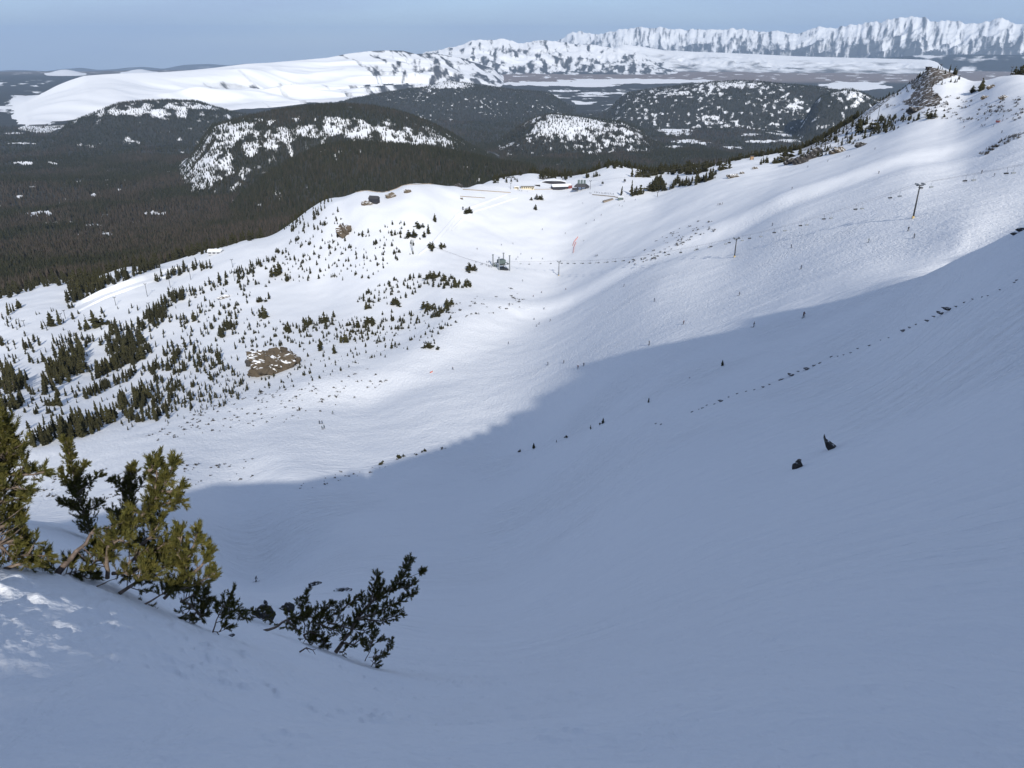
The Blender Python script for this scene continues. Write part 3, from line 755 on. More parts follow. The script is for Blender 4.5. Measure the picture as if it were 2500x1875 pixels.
S([(470,930),(560,900),(600,920),(610,960),(540,1000),(480,1000)], 60, 8, 20, 'slim', 'small trees below the rock outcrop')
S([(530,820),(545,800),(570,790),(575,815),(545,830)], 16, 18, 28, 'slim', 'tight clump above the groomed track')
S([(165,740),(170,700),(215,680),(270,690),(250,715),(200,738)], 60, 22, 38, 'slim', 'dark wood beside the long snow wall')
S([(250,712),(345,668),(390,655),(380,645),(330,655),(240,700)], 50, 18, 30, 'slim', 'tree line following the upper side of the snow wall')
S([(0,735),(100,705),(180,692),(300,655),(480,625),(560,600),(640,582),(640,570),(480,610),(300,640),(0,715)], 130, 18, 32, 'slim', 'ragged edge of the valley forest')
S([(378,682),(430,662),(476,648),(520,655),(515,662),(470,662),(380,692)], 26, 14, 26, 'slim', 'short row above the lift towers')
S([(500,700),(560,668),(640,640),(660,625),(660,640),(600,680),(520,705)], 40, 10, 22, 'slim', 'young trees between terrain park and knoll')
S([(560,700),(640,640),(750,560),(810,500),(840,530),(850,560),(1000,540),(1040,570),(1010,630),(900,680),(780,690),(700,690)], 200, 6, 15, 'pine', 'small conifers dotting the flank of the knoll')
S([(690,560),(720,520),(800,478),(815,492),(770,540),(740,575)], 50, 8, 20, 'slim', 'dark fringe on the steep edge of the knoll')
S([(870,735),(915,700),(980,678),(1060,672),(1150,690),(1150,705),(1060,705),(1020,715),(960,745),(890,755)], 75, 8, 18, 'pine', 'curved band of small pines on the mound')
S([(690,805),(760,780),(880,795),(960,780),(1040,755),(1110,745),(1110,760),(1000,800),(900,830),(760,830)], 95, 8, 18, 'pine', 'band of small pines along the lower run')
S([(620,870),(800,830),(1000,800),(1080,800),(1080,850),(900,880),(760,940),(640,960),(600,950)], 150, 4, 14, 'pine', 'tiny pines right of the rock outcrop')
S([(560,960),(760,940),(900,900),(960,930),(800,1000),(640,1050),(500,1060),(380,1080),(300,1100),(400,1040)], 130, 3, 8, 'bush', 'low shrubs')
S([(60,1130),(240,1130),(330,1150),(620,1120),(640,1170),(430,1190),(200,1230),(60,1230)], 70, 3, 9, 'bush', 'low shrubs')
S([(700,1195),(820,1150),(925,1140),(985,1112),(1010,1102),(1125,1083),(1130,1088),(1000,1115),(930,1148),(760,1192)], 24, 3, 8, 'bush', 'low shrubs')
S([(1080,745),(1250,700),(1290,735),(1260,770),(1180,770),(1080,790)], 34, 3, 9, 'bush', 'low shrubs')
S([(1570,610),(1640,560),(1740,530),(1760,560),(1680,590),(1600,640)], 46, 3, 8, 'bush', 'low shrubs')
S([(1530,640),(1600,620),(1610,632),(1540,648)], 14, 4, 8, 'bush', 'low shrubs')
S([(1180,440),(1230,412),(1284,418),(1266,444),(1205,448)], 46, 7, 16, 'pine', 'young pines on the hump left of the lodge')
S([(1312,440),(1318,428),(1340,420),(1356,424),(1355,438)], 12, 14, 24, 'clump', 'dark clump right behind the lodge roof')
S([(1360,440),(1385,420),(1400,430),(1385,442)], 9, 9, 18, 'pine', 'few pines behind the arched roof')
S([(1290,408),(1400,400),(1560,398),(1560,412),(1400,415),(1300,418)], 46, 10, 22, 'clump', 'dark line of trees at the back of the lodge bench')
S([(1590,470),(1632,466),(1635,455),(1605,440)], 13, 18, 30, 'clump', 'dark grove at the lower edge of the lodge bench')
S([(1636,462),(1665,456),(1725,448),(1720,438),(1650,445)], 18, 12, 28, 'pine', 'thin grove with bare birches on the edge of the run')
S([(1714,452),(1750,432),(1748,425),(1712,440)], 9, 14, 24, 'pine', 'small grove closing the tree belt')
S([(1560,430),(1600,410),(1640,405),(1730,410),(1720,425),(1650,428),(1600,430)], 66, 12, 26, 'clump', 'broad tree belt between two snowfields')
S([(1560,404),(1650,400),(1750,402),(1800,388),(1920,360),(1925,364),(1800,394),(1750,408),(1560,412)], 85, 8, 18, 'pine', 'skyline trees behind the upper run')
S([(1800,392),(1900,362),(1950,335),(2000,303),(2050,270),(2100,238),(2112,246),(2060,285),(2000,318),(1950,350),(1900,376)], 150, 9, 20, 'pine', 'dark trees on the shaded edge of the rocky ridge')
S([(1925,395),(1960,385),(2000,340),(2080,300),(2150,285),(2250,290),(2180,320),(2100,345),(2000,385)], 170, 6, 15, 'pine', 'scrubby pines on the foot of the rocky ridge')
S([(2150,260),(2300,230),(2400,250),(2500,230),(2500,295),(2400,295),(2280,292)], 120, 3, 9, 'bush', 'low shrubs')
S([(2395,375),(2470,325),(2500,312),(2500,330),(2440,360),(2400,385)], 34, 5, 10, 'bush', 'low shrubs')
S([(2120,242),(2200,195),(2262,163),(2330,175),(2345,200),(2270,215),(2200,230),(2140,258)], 60, 4, 10, 'pine', 'stunted pines round the rocky summit')
S([(220,910),(380,745),(480,705),(560,700),(570,800),(600,850),(560,990),(420,1035),(280,1055)], 200, 9, 22, 'slim', 'wide open woodland covering the slope')
S([(60,960),(200,850),(240,870),(215,960),(100,1080),(60,1090)], 60, 10, 24, 'slim', 'gaps between the dense stands')
S([(690,800),(1110,740),(1120,790),(1000,830),(700,850)], 110, 5, 13, 'pine', 'strip under the lower band of pines')
S([(560,800),(700,780),(720,850),(600,850)], 40, 7, 15, 'pine', 'snowy rim above the rock outcrop')
S([(430,700),(640,690),(680,730),(660,800),(480,800)], 60, 6, 16, 'pine', 'upper snowfield beside the groomed track')
S([(0,770),(200,740),(330,740),(340,760),(200,830),(0,900)], 60, 6, 18, 'slim', 'runs by the valley lift')
S([(0,840),(130,830),(230,825),(250,850),(60,900),(0,905)], 40, 14, 28, 'slim', 'row of mixed trees above the thick stand')
SINGLE = [(475,783,26,'clump','broad olive pine standing alone above the groomed track'),(491,765,18,'pine','slim pine behind the lone broad olive pine'),(560,772,16,'pine','young pine left of two tall neighbours on open snow'),(577,779,24,'slim','tall slim pine on open snow above the tight clump'),(617,768,18,'slim','narrow pine on the snow left of a bushy pair'),(643,775,30,'clump','bushy olive pine at the edge of the groomed track'),(657,730,18,'pine','short leaning pine on the upper snowfield'),(635,737,14,'bush','round dwarf pine on the upper snowfield'),(425,888,34,'pine','tall tapered pine in a gap of the wooded slope'),(490,897,38,'slim','tallest slender pine left of the rock outcrop'),(533,880,34,'pine','tiered spruce like pine above the rock outcrop'),(142,988,34,'clump','broad solitary pine in the long snow lane'),(115,990,10,'bush','dwarf pine beside the broad solitary one in the snow lane'),
 (127,797,34,'pine','ragged tall pine by the valley lift with bare lower trunk'),(147,793,34,'slim','brown thin pine beside a lift tower'),(178,780,18,'slim','small snag like pine right of the valley lift tower'),(197,806,24,'slim','thin pine left of a dense bushy one by the valley lift'),(213,804,28,'clump','dense bushy pine on the flat run by the valley lift'),(236,800,40,'pine','tallest pine with flat branches on the flat run'),(250,793,22,'bush','round dark bush pine beside the tallest flat branched one'),(104,804,18,'slim','bare grey pine on the flat run'),(47,752,20,'clump','dark pine on the snow below the forest corner'),(20,770,28,'slim','tallest of three pines at the far left of the upper snowfield'),(28,763,20,'slim','middle one of three pines at the far left of the upper snowfield'),(34,760,18,'slim','smallest of three pines at the far left of the upper snowfield'),
 (680,672,34,'clump','ragged olive pine at the left foot of the knoll'),(700,686,22,'clump','dense dark pine on the snow below the knoll'),(1010,579,20,'bush','wide dark bush pine on the knoll flank'),(1019,555,15,'bush','dark dwarf pine above the wide bush pine'),(1046,571,24,'pine','leaning dark pine right of the wide bush pine'),(1062,541,20,'clump','oval dark pine alone on the knoll'),(1144,520,16,'bush','round pine beside the cat track on the knoll'),(1051,607,18,'bush','spreading pine at the bottom of the cat track'),(1078,604,13,'bush','small round pine on the snow right of the cat track'),(1147,660,20,'bush','dark windswept pine near the bottom lift terminal'),
 (1059,680,20,'bush','largest round pine on top of the mound'),(1083,686,20,'clump','second dense pine on top of the mound'),(1113,702,24,'clump','tall dense pine on the right half of the mound'),(1136,700,18,'clump','left one of twin pines at the end of the mound'),(1146,700,18,'clump','right one of twin pines at the end of the mound'),(895,754,22,'clump','bushy pine at the lower left end of the mound'),(963,744,18,'bush','round pine on the left flank of the mound'),
 (703,808,24,'clump','bushy dark pine at the start of the lower band'),(755,794,26,'clump','wide olive pine on the rim of the lower run'),(793,787,28,'clump','tall broad olive pine on the rim of the lower run'),(815,775,18,'pine','small pointed pine right of the tall broad one'),(873,800,24,'clump','dense dark pine in the middle of the lower band'),(900,789,18,'bush','spreading bush pine in the lower band'),(1043,754,20,'bush','round pine near the right end of the lower band'),(1092,748,22,'bush','wide dark pine cluster at the right end of the lower band'),(1076,764,14,'bush','small round pine below the wide dark cluster'),(782,856,32,'pine','slender olive pine in the tiny pine field'),(816,863,24,'pine','olive pine right of the slender one in the tiny pine field'),(842,836,28,'clump','bushy pine below the lower band'),(855,829,16,'pine','narrow pine beside the bushy one below the lower band'),(956,851,18,'pine','upright dark pine in the tiny pine field'),(1050,850,16,'bush','double stemmed dark pine at the end of the tiny pine field'),
 (1311,487,14,'bush','round brown bush on the slope below the lodge'),(1307,512,14,'clump','square dark pine below the round brown bush'),(1305,422,14,'bush','round dark pine on the snow above the small cream building'),(1433,434,16,'clump','dark bushy pine on the snow behind the gondola station'),(1455,431,14,'clump','second dark pine behind the gondola station'),(1543,432,24,'slim','slim pine left of its rounder twin on the snowfield'),(1557,432,24,'clump','rounded pine right of its slim twin on the snowfield'),(1577,433,13,'bush','small round pine near the twin pines on the snowfield'),(1541,476,34,'slim','tall dark pine at the end of the queue fence'),(1552,476,22,'clump','dense pine beside the tall one at the queue fence'),(1562,475,22,'clump','third pine in the row by the queue fence'),(1570,474,17,'slim','shortest pine in the row by the queue fence'),(1516,477,22,'slim','thin spindly pine standing among queueing skiers'),(1586,466,20,'bush','bushy pine left of the dark grove'),
 (1767,414,18,'bush','bush pine on the skyline slope'),(1781,402,16,'slim','narrow pine above the skyline bush pine'),(1857,402,14,'clump','pine next to the wooden hut post on the upper slope'),(1870,398,16,'clump','pine cluster under the slope lift mast'),(1903,398,20,'bush','broad brown pine before the rock band'),(1930,384,22,'bush','round dark pine on top of the rock band'),(1953,376,20,'clump','twin dark pine on top of the rock band'),(2095,322,34,'clump','tallest dark pine on the lower ridge'),(2133,318,22,'bush','round pine right of the tallest ridge pine'),(2165,313,20,'clump','dark pine above the tan boulders'),(2280,289,16,'bush','round bush pine on the ridge foot'),(2262,285,14,'bush','smaller bush pine on the ridge foot'),(2396,221,24,'clump','lone olive pine on the upper snowfield of the ridge'),(2375,226,14,'bush','small pine left of the lone olive pine on the ridge'),(2330,182,16,'clump','dark pine on the skyline right of the rocky summit'),(2318,175,14,'slim','pointed pine on the skyline beside the rocky summit'),(2492,181,20,'bush','dark bush pine at the far right skyline'),
 (1763,893,15,'pine','small dark fir alone in the shaded bowl'),(1583,983,14,'pine','bent twin stemmed shrub in the shaded bowl'),(1472,1034,16,'pine','dark leaning sapling in the shaded bowl'),(1465,1036,5,'bush','low twig beside the leaning sapling in the shade'),(1442,1048,12,'slim','thin upright sapling in the shaded bowl'),(1384,1069,7,'bush','small round shrub in the shaded bowl'),(1358,1080,8,'slim','tiny slanted twig in the shaded bowl'),(1303,1095,16,'pine','pointed dark sapling near the shadow edge'),(1269,1103,6,'bush','low shrub left of the pointed sapling near the shadow edge'),(1037,1102,8,'bush','dark twiggy shrub right on the shadow edge'),(975,1118,10,'bush','pale reddish shrub on the shadow edge'),(932,1133,8,'bush','twiggy shrub where sun meets shade')]
cand = []                                                   # u, v, height px, kind, label, group
for poly, n, h0, h1, kind, words in ST:
    pu = np.array([p[0] for p in poly]); pvv = np.array([p[1] for p in poly])
    got = 0; tries = 0
    while got < n and tries < 60:
        tries += 1
        uu_ = rng.uniform(pu.min(), pu.max(), 400); vv_ = rng.uniform(pvv.min(), pvv.max(), 400)
        ok = in_poly(uu_, vv_, poly)
        for a, b in zip(uu_[ok], vv_[ok]):
            if got >= n: break
            hh = h0 + (h1 - h0) * rng.random() ** 1.4
            if words == 'low shrubs': cand.append((a, b, hh, kind, None, None))
            else:
                kd = kind if rng.random() < .75 else ('pine' if kind != 'pine' else 'clump')
                cand.append((a, b, hh, kd, 'conifer in the ' + words, 'conifers in the ' + words))
            got += 1
for u, v, h, kind, lab in SINGLE: cand.append((u, v, h * 1.05, kind, lab, 'single'))
G = ground([c[0] for c in cand], [c[1] for c in cand], 120.0)
order = sorted(range(len(cand)), key=lambda i: -(cand[i][2] + (1000 if cand[i][5] == 'single' else 0) - (1000 if cand[i][4] is None else 0)))
top, rest = order[:295], order[295:]
TREE_N = 0
for i in top:
    u, v, hp, kind, lab, grp = cand[i]
    p = Vector(G[i]); h = metres(hp, p)
    cm = random.choice(CROWNS[kind])
    wide = random.uniform(1.0, 1.4)
    e = obj('pine_tree', None, loc=p - Vector((0, 0, .02 * h)), label=lab, category='tree')
    c = obj('crown', cm, parent=e); t = obj('trunk', TRUNK, parent=e)
    c.rotation_euler.z = random.uniform(0, 6.28)
    c.scale = (h * wide, h * wide, h); t.scale = (h, h, h * (.9 if kind != 'bush' else .6))
    if grp != 'single': e['group'] = grp
rp = G[rest]; hp_ = np.array([cand[i][2] for i in rest])
hp_ = np.where(np.array([cand[i][4] is None for i in rest]), hp_ * .72, hp_)
hh_ = hp_ * np.sqrt((rp ** 2).sum(1)) / FPX
shr = np.array([cand[i][4] is None for i in rest])
# the remaining hundreds: small ragged copies of the same crowns gathered into one sheet of scrub
def gather(name, idx, lab):
    VV, FF, off = [], [], 0
    for j in idx:
        i = rest[j]
        cm = random.choice(CROWNS[cand[i][3]])
        n = len(cm.vertices); co = np.empty(n * 3, np.float32); cm.vertices.foreach_get('co', co); co = co.reshape(-1, 3)
        fi = np.empty(len(cm.polygons) * 3, np.int32); cm.polygons.foreach_get('vertices', fi); fi = fi.reshape(-1, 3)
        if hp_[j] < 9:
            pick = rng.random(len(fi)) < (.35 if shr[j] else .55); fi = fi[pick]
        a = random.uniform(0, 6.28); ca, sa = math.cos(a), math.sin(a); h = hh_[j]
        wd_ = h * random.uniform(1.0, 1.4)
        VV.append(np.stack([(co[:, 0] * ca - co[:, 1] * sa) * wd_ + rp[j, 0], (co[:, 0] * sa + co[:, 1] * ca) * wd_ + rp[j, 1], co[:, 2] * h + rp[j, 2] - .04 * h], -1))
        FF.append(fi + off); off += n
    m = mesh_np(name, np.concatenate(VV), np.concatenate(FF), False)
    obj(name, m, M_SCRUB if name == 'shrubs' else M_CROWN2, kind='stuff', label=lab)
M_SCRUB = crown_material('scrub', (.065, .055, .042)); M_CROWN2 = crown_material('small_conifers', (.046, .045, .024))
gather('small_conifers', [j for j in range(len(rest)) if not shr[j]], 'hundreds of small conifers scattered over the snowy slopes')
gather('shrubs', [j for j in range(len(rest)) if shr[j]], 'sparse twiggy scrub poking through the snow')
print('TREES', len(top), len(rest))
# ------------------------------------------------------------------ small mesh kit
class MB:
    def __init__(s): s.V, s.F = [], []
    def box(s, c, size, rot=0.0, tilt=None):
        hx, hy, hz_ = size[0] / 2, size[1] / 2, size[2] / 2
        b = len(s.V); ca, sa = math.cos(rot), math.sin(rot)
        for dz in (-hz_, hz_):
            for dx, dy in ((-hx, -hy), (hx, -hy), (hx, hy), (-hx, hy)):
                s.V.append((c[0] + dx * ca - dy * sa, c[1] + dx * sa + dy * ca, c[2] + dz))
        s.F += [(b, b + 3, b + 2, b + 1), (b + 4, b + 5, b + 6, b + 7)] + [(b + i, b + (i + 1) % 4, b + 4 + (i + 1) % 4, b + 4 + i) for i in range(4)]
        return s
    def tube(s, pts, radii, n=6, cap=True):
        pts = [Vector(p) for p in pts]
        if not hasattr(radii, '__len__'): radii = [radii] * len(pts)
        b = len(s.V)
        up = Vector((.3, .2, .93))
        for i, p in enumerate(pts):
            d = (pts[min(i + 1, len(pts) - 1)] - pts[max(i - 1, 0)]).normalized()
            a = d.cross(up if abs(d.dot(up)) < .95 else Vector((1, 0, 0))).normalized(); c = d.cross(a)
            for k in range(n):
                t = 6.28318 * k / n
                s.V.append(tuple(p + (a * math.cos(t) + c * math.sin(t)) * radii[i]))
        for i in range(len(pts) - 1):
            for k in range(n):
                s.F.append((b + i * n + k, b + i * n + (k + 1) % n, b + (i + 1) * n + (k + 1) % n, b + (i + 1) * n + k))
        if cap:
            s.F.append(tuple(b + k for k in range(n))[::-1]); e = b + (len(pts) - 1) * n
            s.F.append(tuple(e + k for k in range(n)))
        return s
    def poly(s, vs, fs):
        b = len(s.V); s.V += [tuple(v) for v in vs]; s.F += [tuple(b + i for i in f) for f in fs]; return s
    def mesh(s, name, mat=None, smoothf=False):
        m = bpy.data.meshes.new(name); m.from_pydata(s.V, [], s.F)
        if smoothf: m.polygons.foreach_set('use_smooth', [True] * len(m.polygons))
        if mat: m.materials.append(mat)
        m.update(); return m
    def build(s, name, mat, parent=None, smoothf=False, **kw): return obj(name, s.mesh(name, mat, smoothf), parent=parent, **kw)
def thing(name, label, cat, loc=(0, 0, 0), rz=0.0, group=None):
    o = obj(name, None, loc=loc, label=label, category=cat); o.rotation_euler.z = rz
    if group: o['group'] = group
    return o
def dup(o, loc, rz=None, scale=None, **props):
    c = o.copy(); COL.objects.link(c); c.location = loc
    if rz is not None: c.rotation_euler.z = rz
    if scale is not None: c.scale = (scale,) * 3
    for k, v in props.items(): c[k] = v
    for ch in o.children:
        d = ch.copy(); COL.objects.link(d); d.parent = c
    return c
M_STEEL = simple('dark_steel', (.045, .047, .05), .55, .3); M_GREY = simple('grey_steel', (.24, .26, .27), .55, .3)
M_PAD = simple('yellow_pad', (.42, .33, .17), .8); M_ROPE = simple('rope', (.14, .14, .15), .6)
M_CREAM = simple('cream_wall', (.55, .49, .36), .85); M_DARKWALL = simple('dark_wall', (.035, .035, .042), .8); M_RED = simple('dark_red_wall', (.17, .045, .045), .8)
M_ROOF = simple('dark_roof', (.055, .055, .06), .7); M_SNOWTOP = simple('roof_snow', SNOW, .8, var=.04); M_GLASS = simple('window_glass', (.03, .035, .045), .25)
M_FENCE = simple('tan_fence', (.30, .255, .205), .9); M_ORANGE = simple('orange_net', (.55, .15, .12), .8); M_WOOD = simple('wood', (.30, .20, .12), .85); M_HOUSING = simple('grey_green_housing', (.10, .13, .13), .6)
# ------------------------------------------------------------------ the chairlift across the bowl
def tower_mesh(H, arm, thick=.32):
    """pole, crossarm, two sheave trains and the padded foot of a lift tower of height H"""
    pole = MB().tube([(0, 0, -.8), (0, 0, H * .35), (0, 0, H * .97)], [thick * 1.15, thick, thick * .72], 10)
    armb = MB().box((0, 0, H * .955), (arm * 2, .35, .4)).box((0, 0, H * .90), (arm * .9, .18, .22))
    sh = []
    for sx in (-1, 1):
        b = MB().box((sx * arm * .9, 0, H * .985), (.28, 2.6, .34))
        for k in (-1, 0, 1): b.box((sx * arm * .9, k * .85, H * .985 + .28), (.16, .55, .42))
        sh.append(b)
    return pole, armb, sh
def tower(u, v, px, label, rz, arm=1.9, pad=True, group=None, rmin=150, thick=.34):
    p = spot(u, v, rmin); H = metres(px, p)
    t = thing('lift_tower', label, 'lift tower', p, rz, group)
    pole, a, sh = tower_mesh(H, arm, thick)
    pole.build('pole', M_STEEL, t, True); a.build('crossarm', M_STEEL, t)
    for s in sh: s.build('sheave_train', M_GREY, t)
    if pad: MB().tube([(0, 0, -.5), (0, 0, 1.0)], [thick * 1.8, thick * 1.6], 10).build('foot_pad', M_PAD, t, True)
    return t, p, H
p1_, p3_ = spot(2229, 533), spot(1364, 673)
dl = (p1_ - p3_); lrz = math.atan2(-dl.x, dl.y)                     # tower frames look along the line
T1, P1, H1 = tower(2229, 533, 72, 'tall dark lift tower standing highest on the grey textured slope', lrz)
T2, P2, H2 = tower(1793, 628, 45, 'dark lift tower in the middle of the chairlift line', lrz)
T3, P3, H3 = tower(1364, 673, 36, 'lift tower nearest to the bottom terminal with a yellow padded foot', lrz)
print('LIFT', P1, P2, P3, H1, H2, H3)
PT = spot(1224, 656)
side = Vector((dl.y, -dl.x, 0)).normalized()
d1 = Vector((dl.x, dl.y, 0)).normalized()
ROUTE = {}
for nm, sg in (('up', 1), ('down', -1)):
    off = side * (1.7 * sg)
    top = [PT + Vector((0, 0, 8.0)) + off * 1.6] + [p + Vector((0, 0, h * 1.0 + .35)) + off for p, h in ((P3, H3), (P2, H2), (P1, H1))]
    top.append(P1 + Vector((0, 0, H1)) + d1 * 150 + Vector((0, 0, 52)) + off)
    pts = []
    for a, b in zip(top[:-1], top[1:]):
        L = (b - a).length
        for k in range(12):
            t = k / 12
            pts.append(a.lerp(b, t) - Vector((0, 0, .014 * L * 4 * t * (1 - t))))
    pts.append(top[-1]); ROUTE[nm] = pts
    o = MB().tube(pts, .032, 4).build('haul_rope', M_ROPE, label='thin lift rope of the ' + ('loaded uphill' if sg > 0 else 'empty downhill') + ' side running between the towers')
    o['category'] = 'rope'
ch = MB()
ch.tube([(0, 0, 0), (0, .12, -.9), (0, .35, -1.9), (0, 0, -2.3)], .05, 5)
ch.box((0, .05, -2.75), (1.9, .5, .07)).box((0, -.25, -2.5), (1.9, .06, .45)).box((0, 0, -2.3), (2.05, .07, .07)).box((-1.0, 0, -2.52), (.07, .5, .5)).box((1.0, 0, -2.52), (.07, .5, .5)).box((0, .4, -3.1), (1.8, .07, .06))
CHM = {'up': ch.mesh('lift_chair', M_STEEL), 'down': ch.mesh('lift_chair', M_GREY)}
for nm in ('up', 'down'):
    pts = ROUTE[nm]; cum = [0]
    for a, b in zip(pts[:-1], pts[1:]): cum.append(cum[-1] + (b - a).length)
    s = 9.0 if nm == 'up' else 17.0
    while s < cum[-1] - 95:
        k = max(i for i in range(len(cum)) if cum[i] <= s); t = (s - cum[k]) / max(1e-6, cum[min(k + 1, len(cum) - 1)] - cum[k])
        q_ = pts[k].lerp(pts[min(k + 1, len(pts) - 1)], t)
        o = obj('lift_chair', CHM[nm], loc=q_, label='dark chair hanging on the uphill rope of the chairlift' if nm == 'up' else 'pale grey empty chair on the downhill rope of the chairlift', category='lift chair')
        o['group'] = 'chairs on the uphill rope' if nm == 'up' else 'chairs on the downhill rope'
        o.rotation_euler.z = lrz + (math.pi if nm == 'down' else 0); o.scale = (.95, .95, .95)
        s += random.uniform(17, 23)
# bottom terminal
t = thing('lift_terminal', 'grey steel bottom terminal of the chairlift with four tall posts', 'lift terminal', PT, lrz + .25); t.scale = (1.2,) * 3
for sx in (-1, 1):
    for sy in (-1, 1):
        MB().box((sx * 5.2, sy * 5.0, 5.2), (.75, .75, 12.4)).box((sx * 5.2, sy * 5.0, 11.6), (1.3, .9, .8)).build('post', M_GREY, t)
    MB().box((sx * 5.2, 0, 4.4), (.45, 10, .55)).build('beam', M_GREY, t)
for sy in (-1, 1): MB().box((0, sy * 5.0, 4.4), (10, .45, .55)).build('beam', M_GREY, t)
MB().box((0, 0, 6.3), (5.6, 5.2, 2.9)).box((0, 0, 7.9), (5.0, 4.2, .5)).build('drive_housing', M_HOUSING, t)
MB().tube([(0, 1, 4.2), (0, 1, 4.55)], 2.9, 24).build('bullwheel', M_STEEL, t)
h_ = MB().box((2.5, -6.8, 1.6), (3.4, 2.6, 3.2)).build('control_booth', M_HOUSING, t); MB().box((2.5, -6.8, 3.35), (3.9, 3.1, .3)).build('roof', M_SNOWTOP, h_)
MB().box((0, 0, -.2), (9, 9, 1.2)).build('plinth', M_STEEL, t)
# old gantry on the knoll flank
p = spot(1007, 615); H = metres(29, p)
t = thing('gantry', 'slim steel gantry post with a short arm on the knoll flank', 'gantry', p, .2)
MB().box((-.5, 0, H / 2), (.5, .5, H + 1)).build('post', M_GREY, t); MB().box((.6, 0, H / 2), (.4, .4, H + .4)).build('post', M_GREY, t); MB().box((1.2, 0, H * .98), (4.2, .3, .35)).build('arm', M_GREY, t)
a = spot(1065, 607) + Vector((0, 0, 1.2)); b = PT + Vector((-7, 0, 2.0)); mid = a.lerp(b, .5) - Vector((0, 0, 1.0))
o = MB().tube([a, a.lerp(mid, .5), mid, mid.lerp(b, .5), b], .10, 4).build('rope_line', M_ROPE, label='boundary rope running down to the lift terminal'); o['category'] = 'rope'
# lifts of the lower area, masts of the ridge
for u, v, px, lab in [(568,653,19,'short lift tower behind the white roofed shed'),(573,686,23,'slanting lift tower above the terrain park run'),(466,683,27,'lift tower standing behind a leafy clump by the terrain park'),(416,702,28,'lift tower right of the tall one on the park run'),(360,724,30,'tall lift tower on the park run below the snow wall'),(283,746,19,'lift tower with a double head on the lower park run'),(160,778,19,'lift tower right of a brown thin pine'),(152,787,20,'lift tower close beside the brown thin pine'),(60,797,13,'smallest lift tower on the far lower run'),(365,757,17,'lift tower rising out of the tree belt by the park'),(2251,247,26,'dark lift mast below the talus of the rocky summit'),(2142,294,30,'dark lift mast on the lower ridge among scrub'),(2468,180,15,'lift mast on the snowy skyline at the far end of the ridge'),(2296,167,9,'tiny mast on the rocky summit'),(1863,388,19,'lift mast with a bushy pine beside it on the upper slope'),(1247,462,15,'lift mast at the end of the lodge beside the cream huts'),(1441,462,20,'lift mast just behind the gondola station'),(1605,480,11,'sign like post on the upper run in front of the dark grove')]:
    tower(u, v, px, lab, .5 if u < 700 else .2, 1.5, False, None, 500, .26 if u < 1500 else .32)
# ------------------------------------------------------------------ buildings
def house(u, v, w_, d_, h_, label, wall, roofm=M_SNOWTOP, rz=0.0, gable=0.0, win=0, name='building', cat='building', door=True, fascia=None, rmin=500):
    p = spot(u, v, rmin)
    t = thing(name, label, cat, p, rz)
    wl = MB().box((0, 0, h_ / 2 - .5), (w_, d_, h_ + 1)).build('wall', wall, t)
    if gable:
        x, y = w_ / 2 + .5, d_ / 2 + .5
        rf = MB().poly([(-x, -y, h_), (x, -y, h_), (x, y, h_), (-x, y, h_), (-x, 0, h_ + gable), (x, 0, h_ + gable)], [(0, 1, 5, 4), (2, 3, 4, 5), (0, 4, 3), (1, 2, 5), (3, 2, 1, 0)])
    else: rf = MB().box((0, 0, h_ + .25), (w_ + 1, d_ + 1, .5))
    r_ = rf.build('roof', roofm, t)
    if fascia: MB().box((0, -d_ / 2 - .55, h_ + .15), (w_ + 1.1, .12, 1.0)).build('fascia', fascia, t)
    for k in range(win):
        MB().box((-w_ / 2 + w_ * (k + .5) / win, -d_ / 2 - .04, h_ * .55), (w_ / win * .62, .12, h_ * .36)).build('window', M_GLASS, t)
    if door: MB().box((w_ * .36, -d_ / 2 - .05, 1.0), (1.2, .12, 2.1)).build('door', M_DARKWALL, t)
    return t, p
house(1288, 461, 19, 9, 4.2, 'long cream building with dark windows at the lodge', M_CREAM, win=6, fascia=M_ROOF)
house(1261, 461, 6, 5, 3.4, 'small cream ticket hut beside the long cream building', M_CREAM, win=1, name='hut', cat='hut')
house(1313, 454, 7, 5, 2.6, 'low dark shed between the cream building and the red lodge', M_DARKWALL, win=0, name='shed', cat='shed', door=False)
t, p = house(1370, 461, 28, 13, 4.2, 'low dark lodge with a dark red end wall and snow laden roof', M_DARKWALL, rz=R(10), gable=3.0, win=4)
MB().box((12.2, -6.65, 2.6), (5.6, .5, 6.2)).build('end_wall', M_RED, t)
p = spot(1350, 448, 500)
t = thing('building', 'wide hall under a shallow arched snow roof behind the lodge', 'building', p, 0)
n_ = 14; vs, fs = [], []
for i in range(n_ + 1):
    x = -20 + 40 * i / n_; z = 2.6 + 3.4 * math.sin(math.pi * i / n_)
    vs += [(x, -6, z), (x, 7, z), (x, -6, z + .6), (x, 7, z + .6)]
for i in range(n_):
    b_ = i * 4
    fs += [(b_ + 2, b_ + 6, b_ + 7, b_ + 3), (b_, b_ + 1, b_ + 5, b_ + 4), (b_, b_ + 4, b_ + 6, b_ + 2), (b_ + 1, b_ + 3, b_ + 7, b_ + 5)]
MB().poly(vs, fs).build('roof', M_SNOWTOP, t); MB().box((0, 0, .9), (38, 11, 3.6)).build('wall', M_DARKWALL, t); MB().box((8, -5.6, 3.6), (16, .4, 1.3)).build('clerestory', M_ROOF, t); MB().box((-9, 6.6, 6.2), (20, .5, .7)).build('fascia', M_ROOF, t)
p = spot(1420, 463, 500)
t = thing('gondola_station', 'dark gondola station with three grey boxes on its roof', 'building', p, R(-8))
for sx in (-6, 0, 6):
    for sy in (-4, 4): MB().box((sx, sy, 1.8), (.9, .9, 4.6)).build('pillar', M_DARKWALL, t)
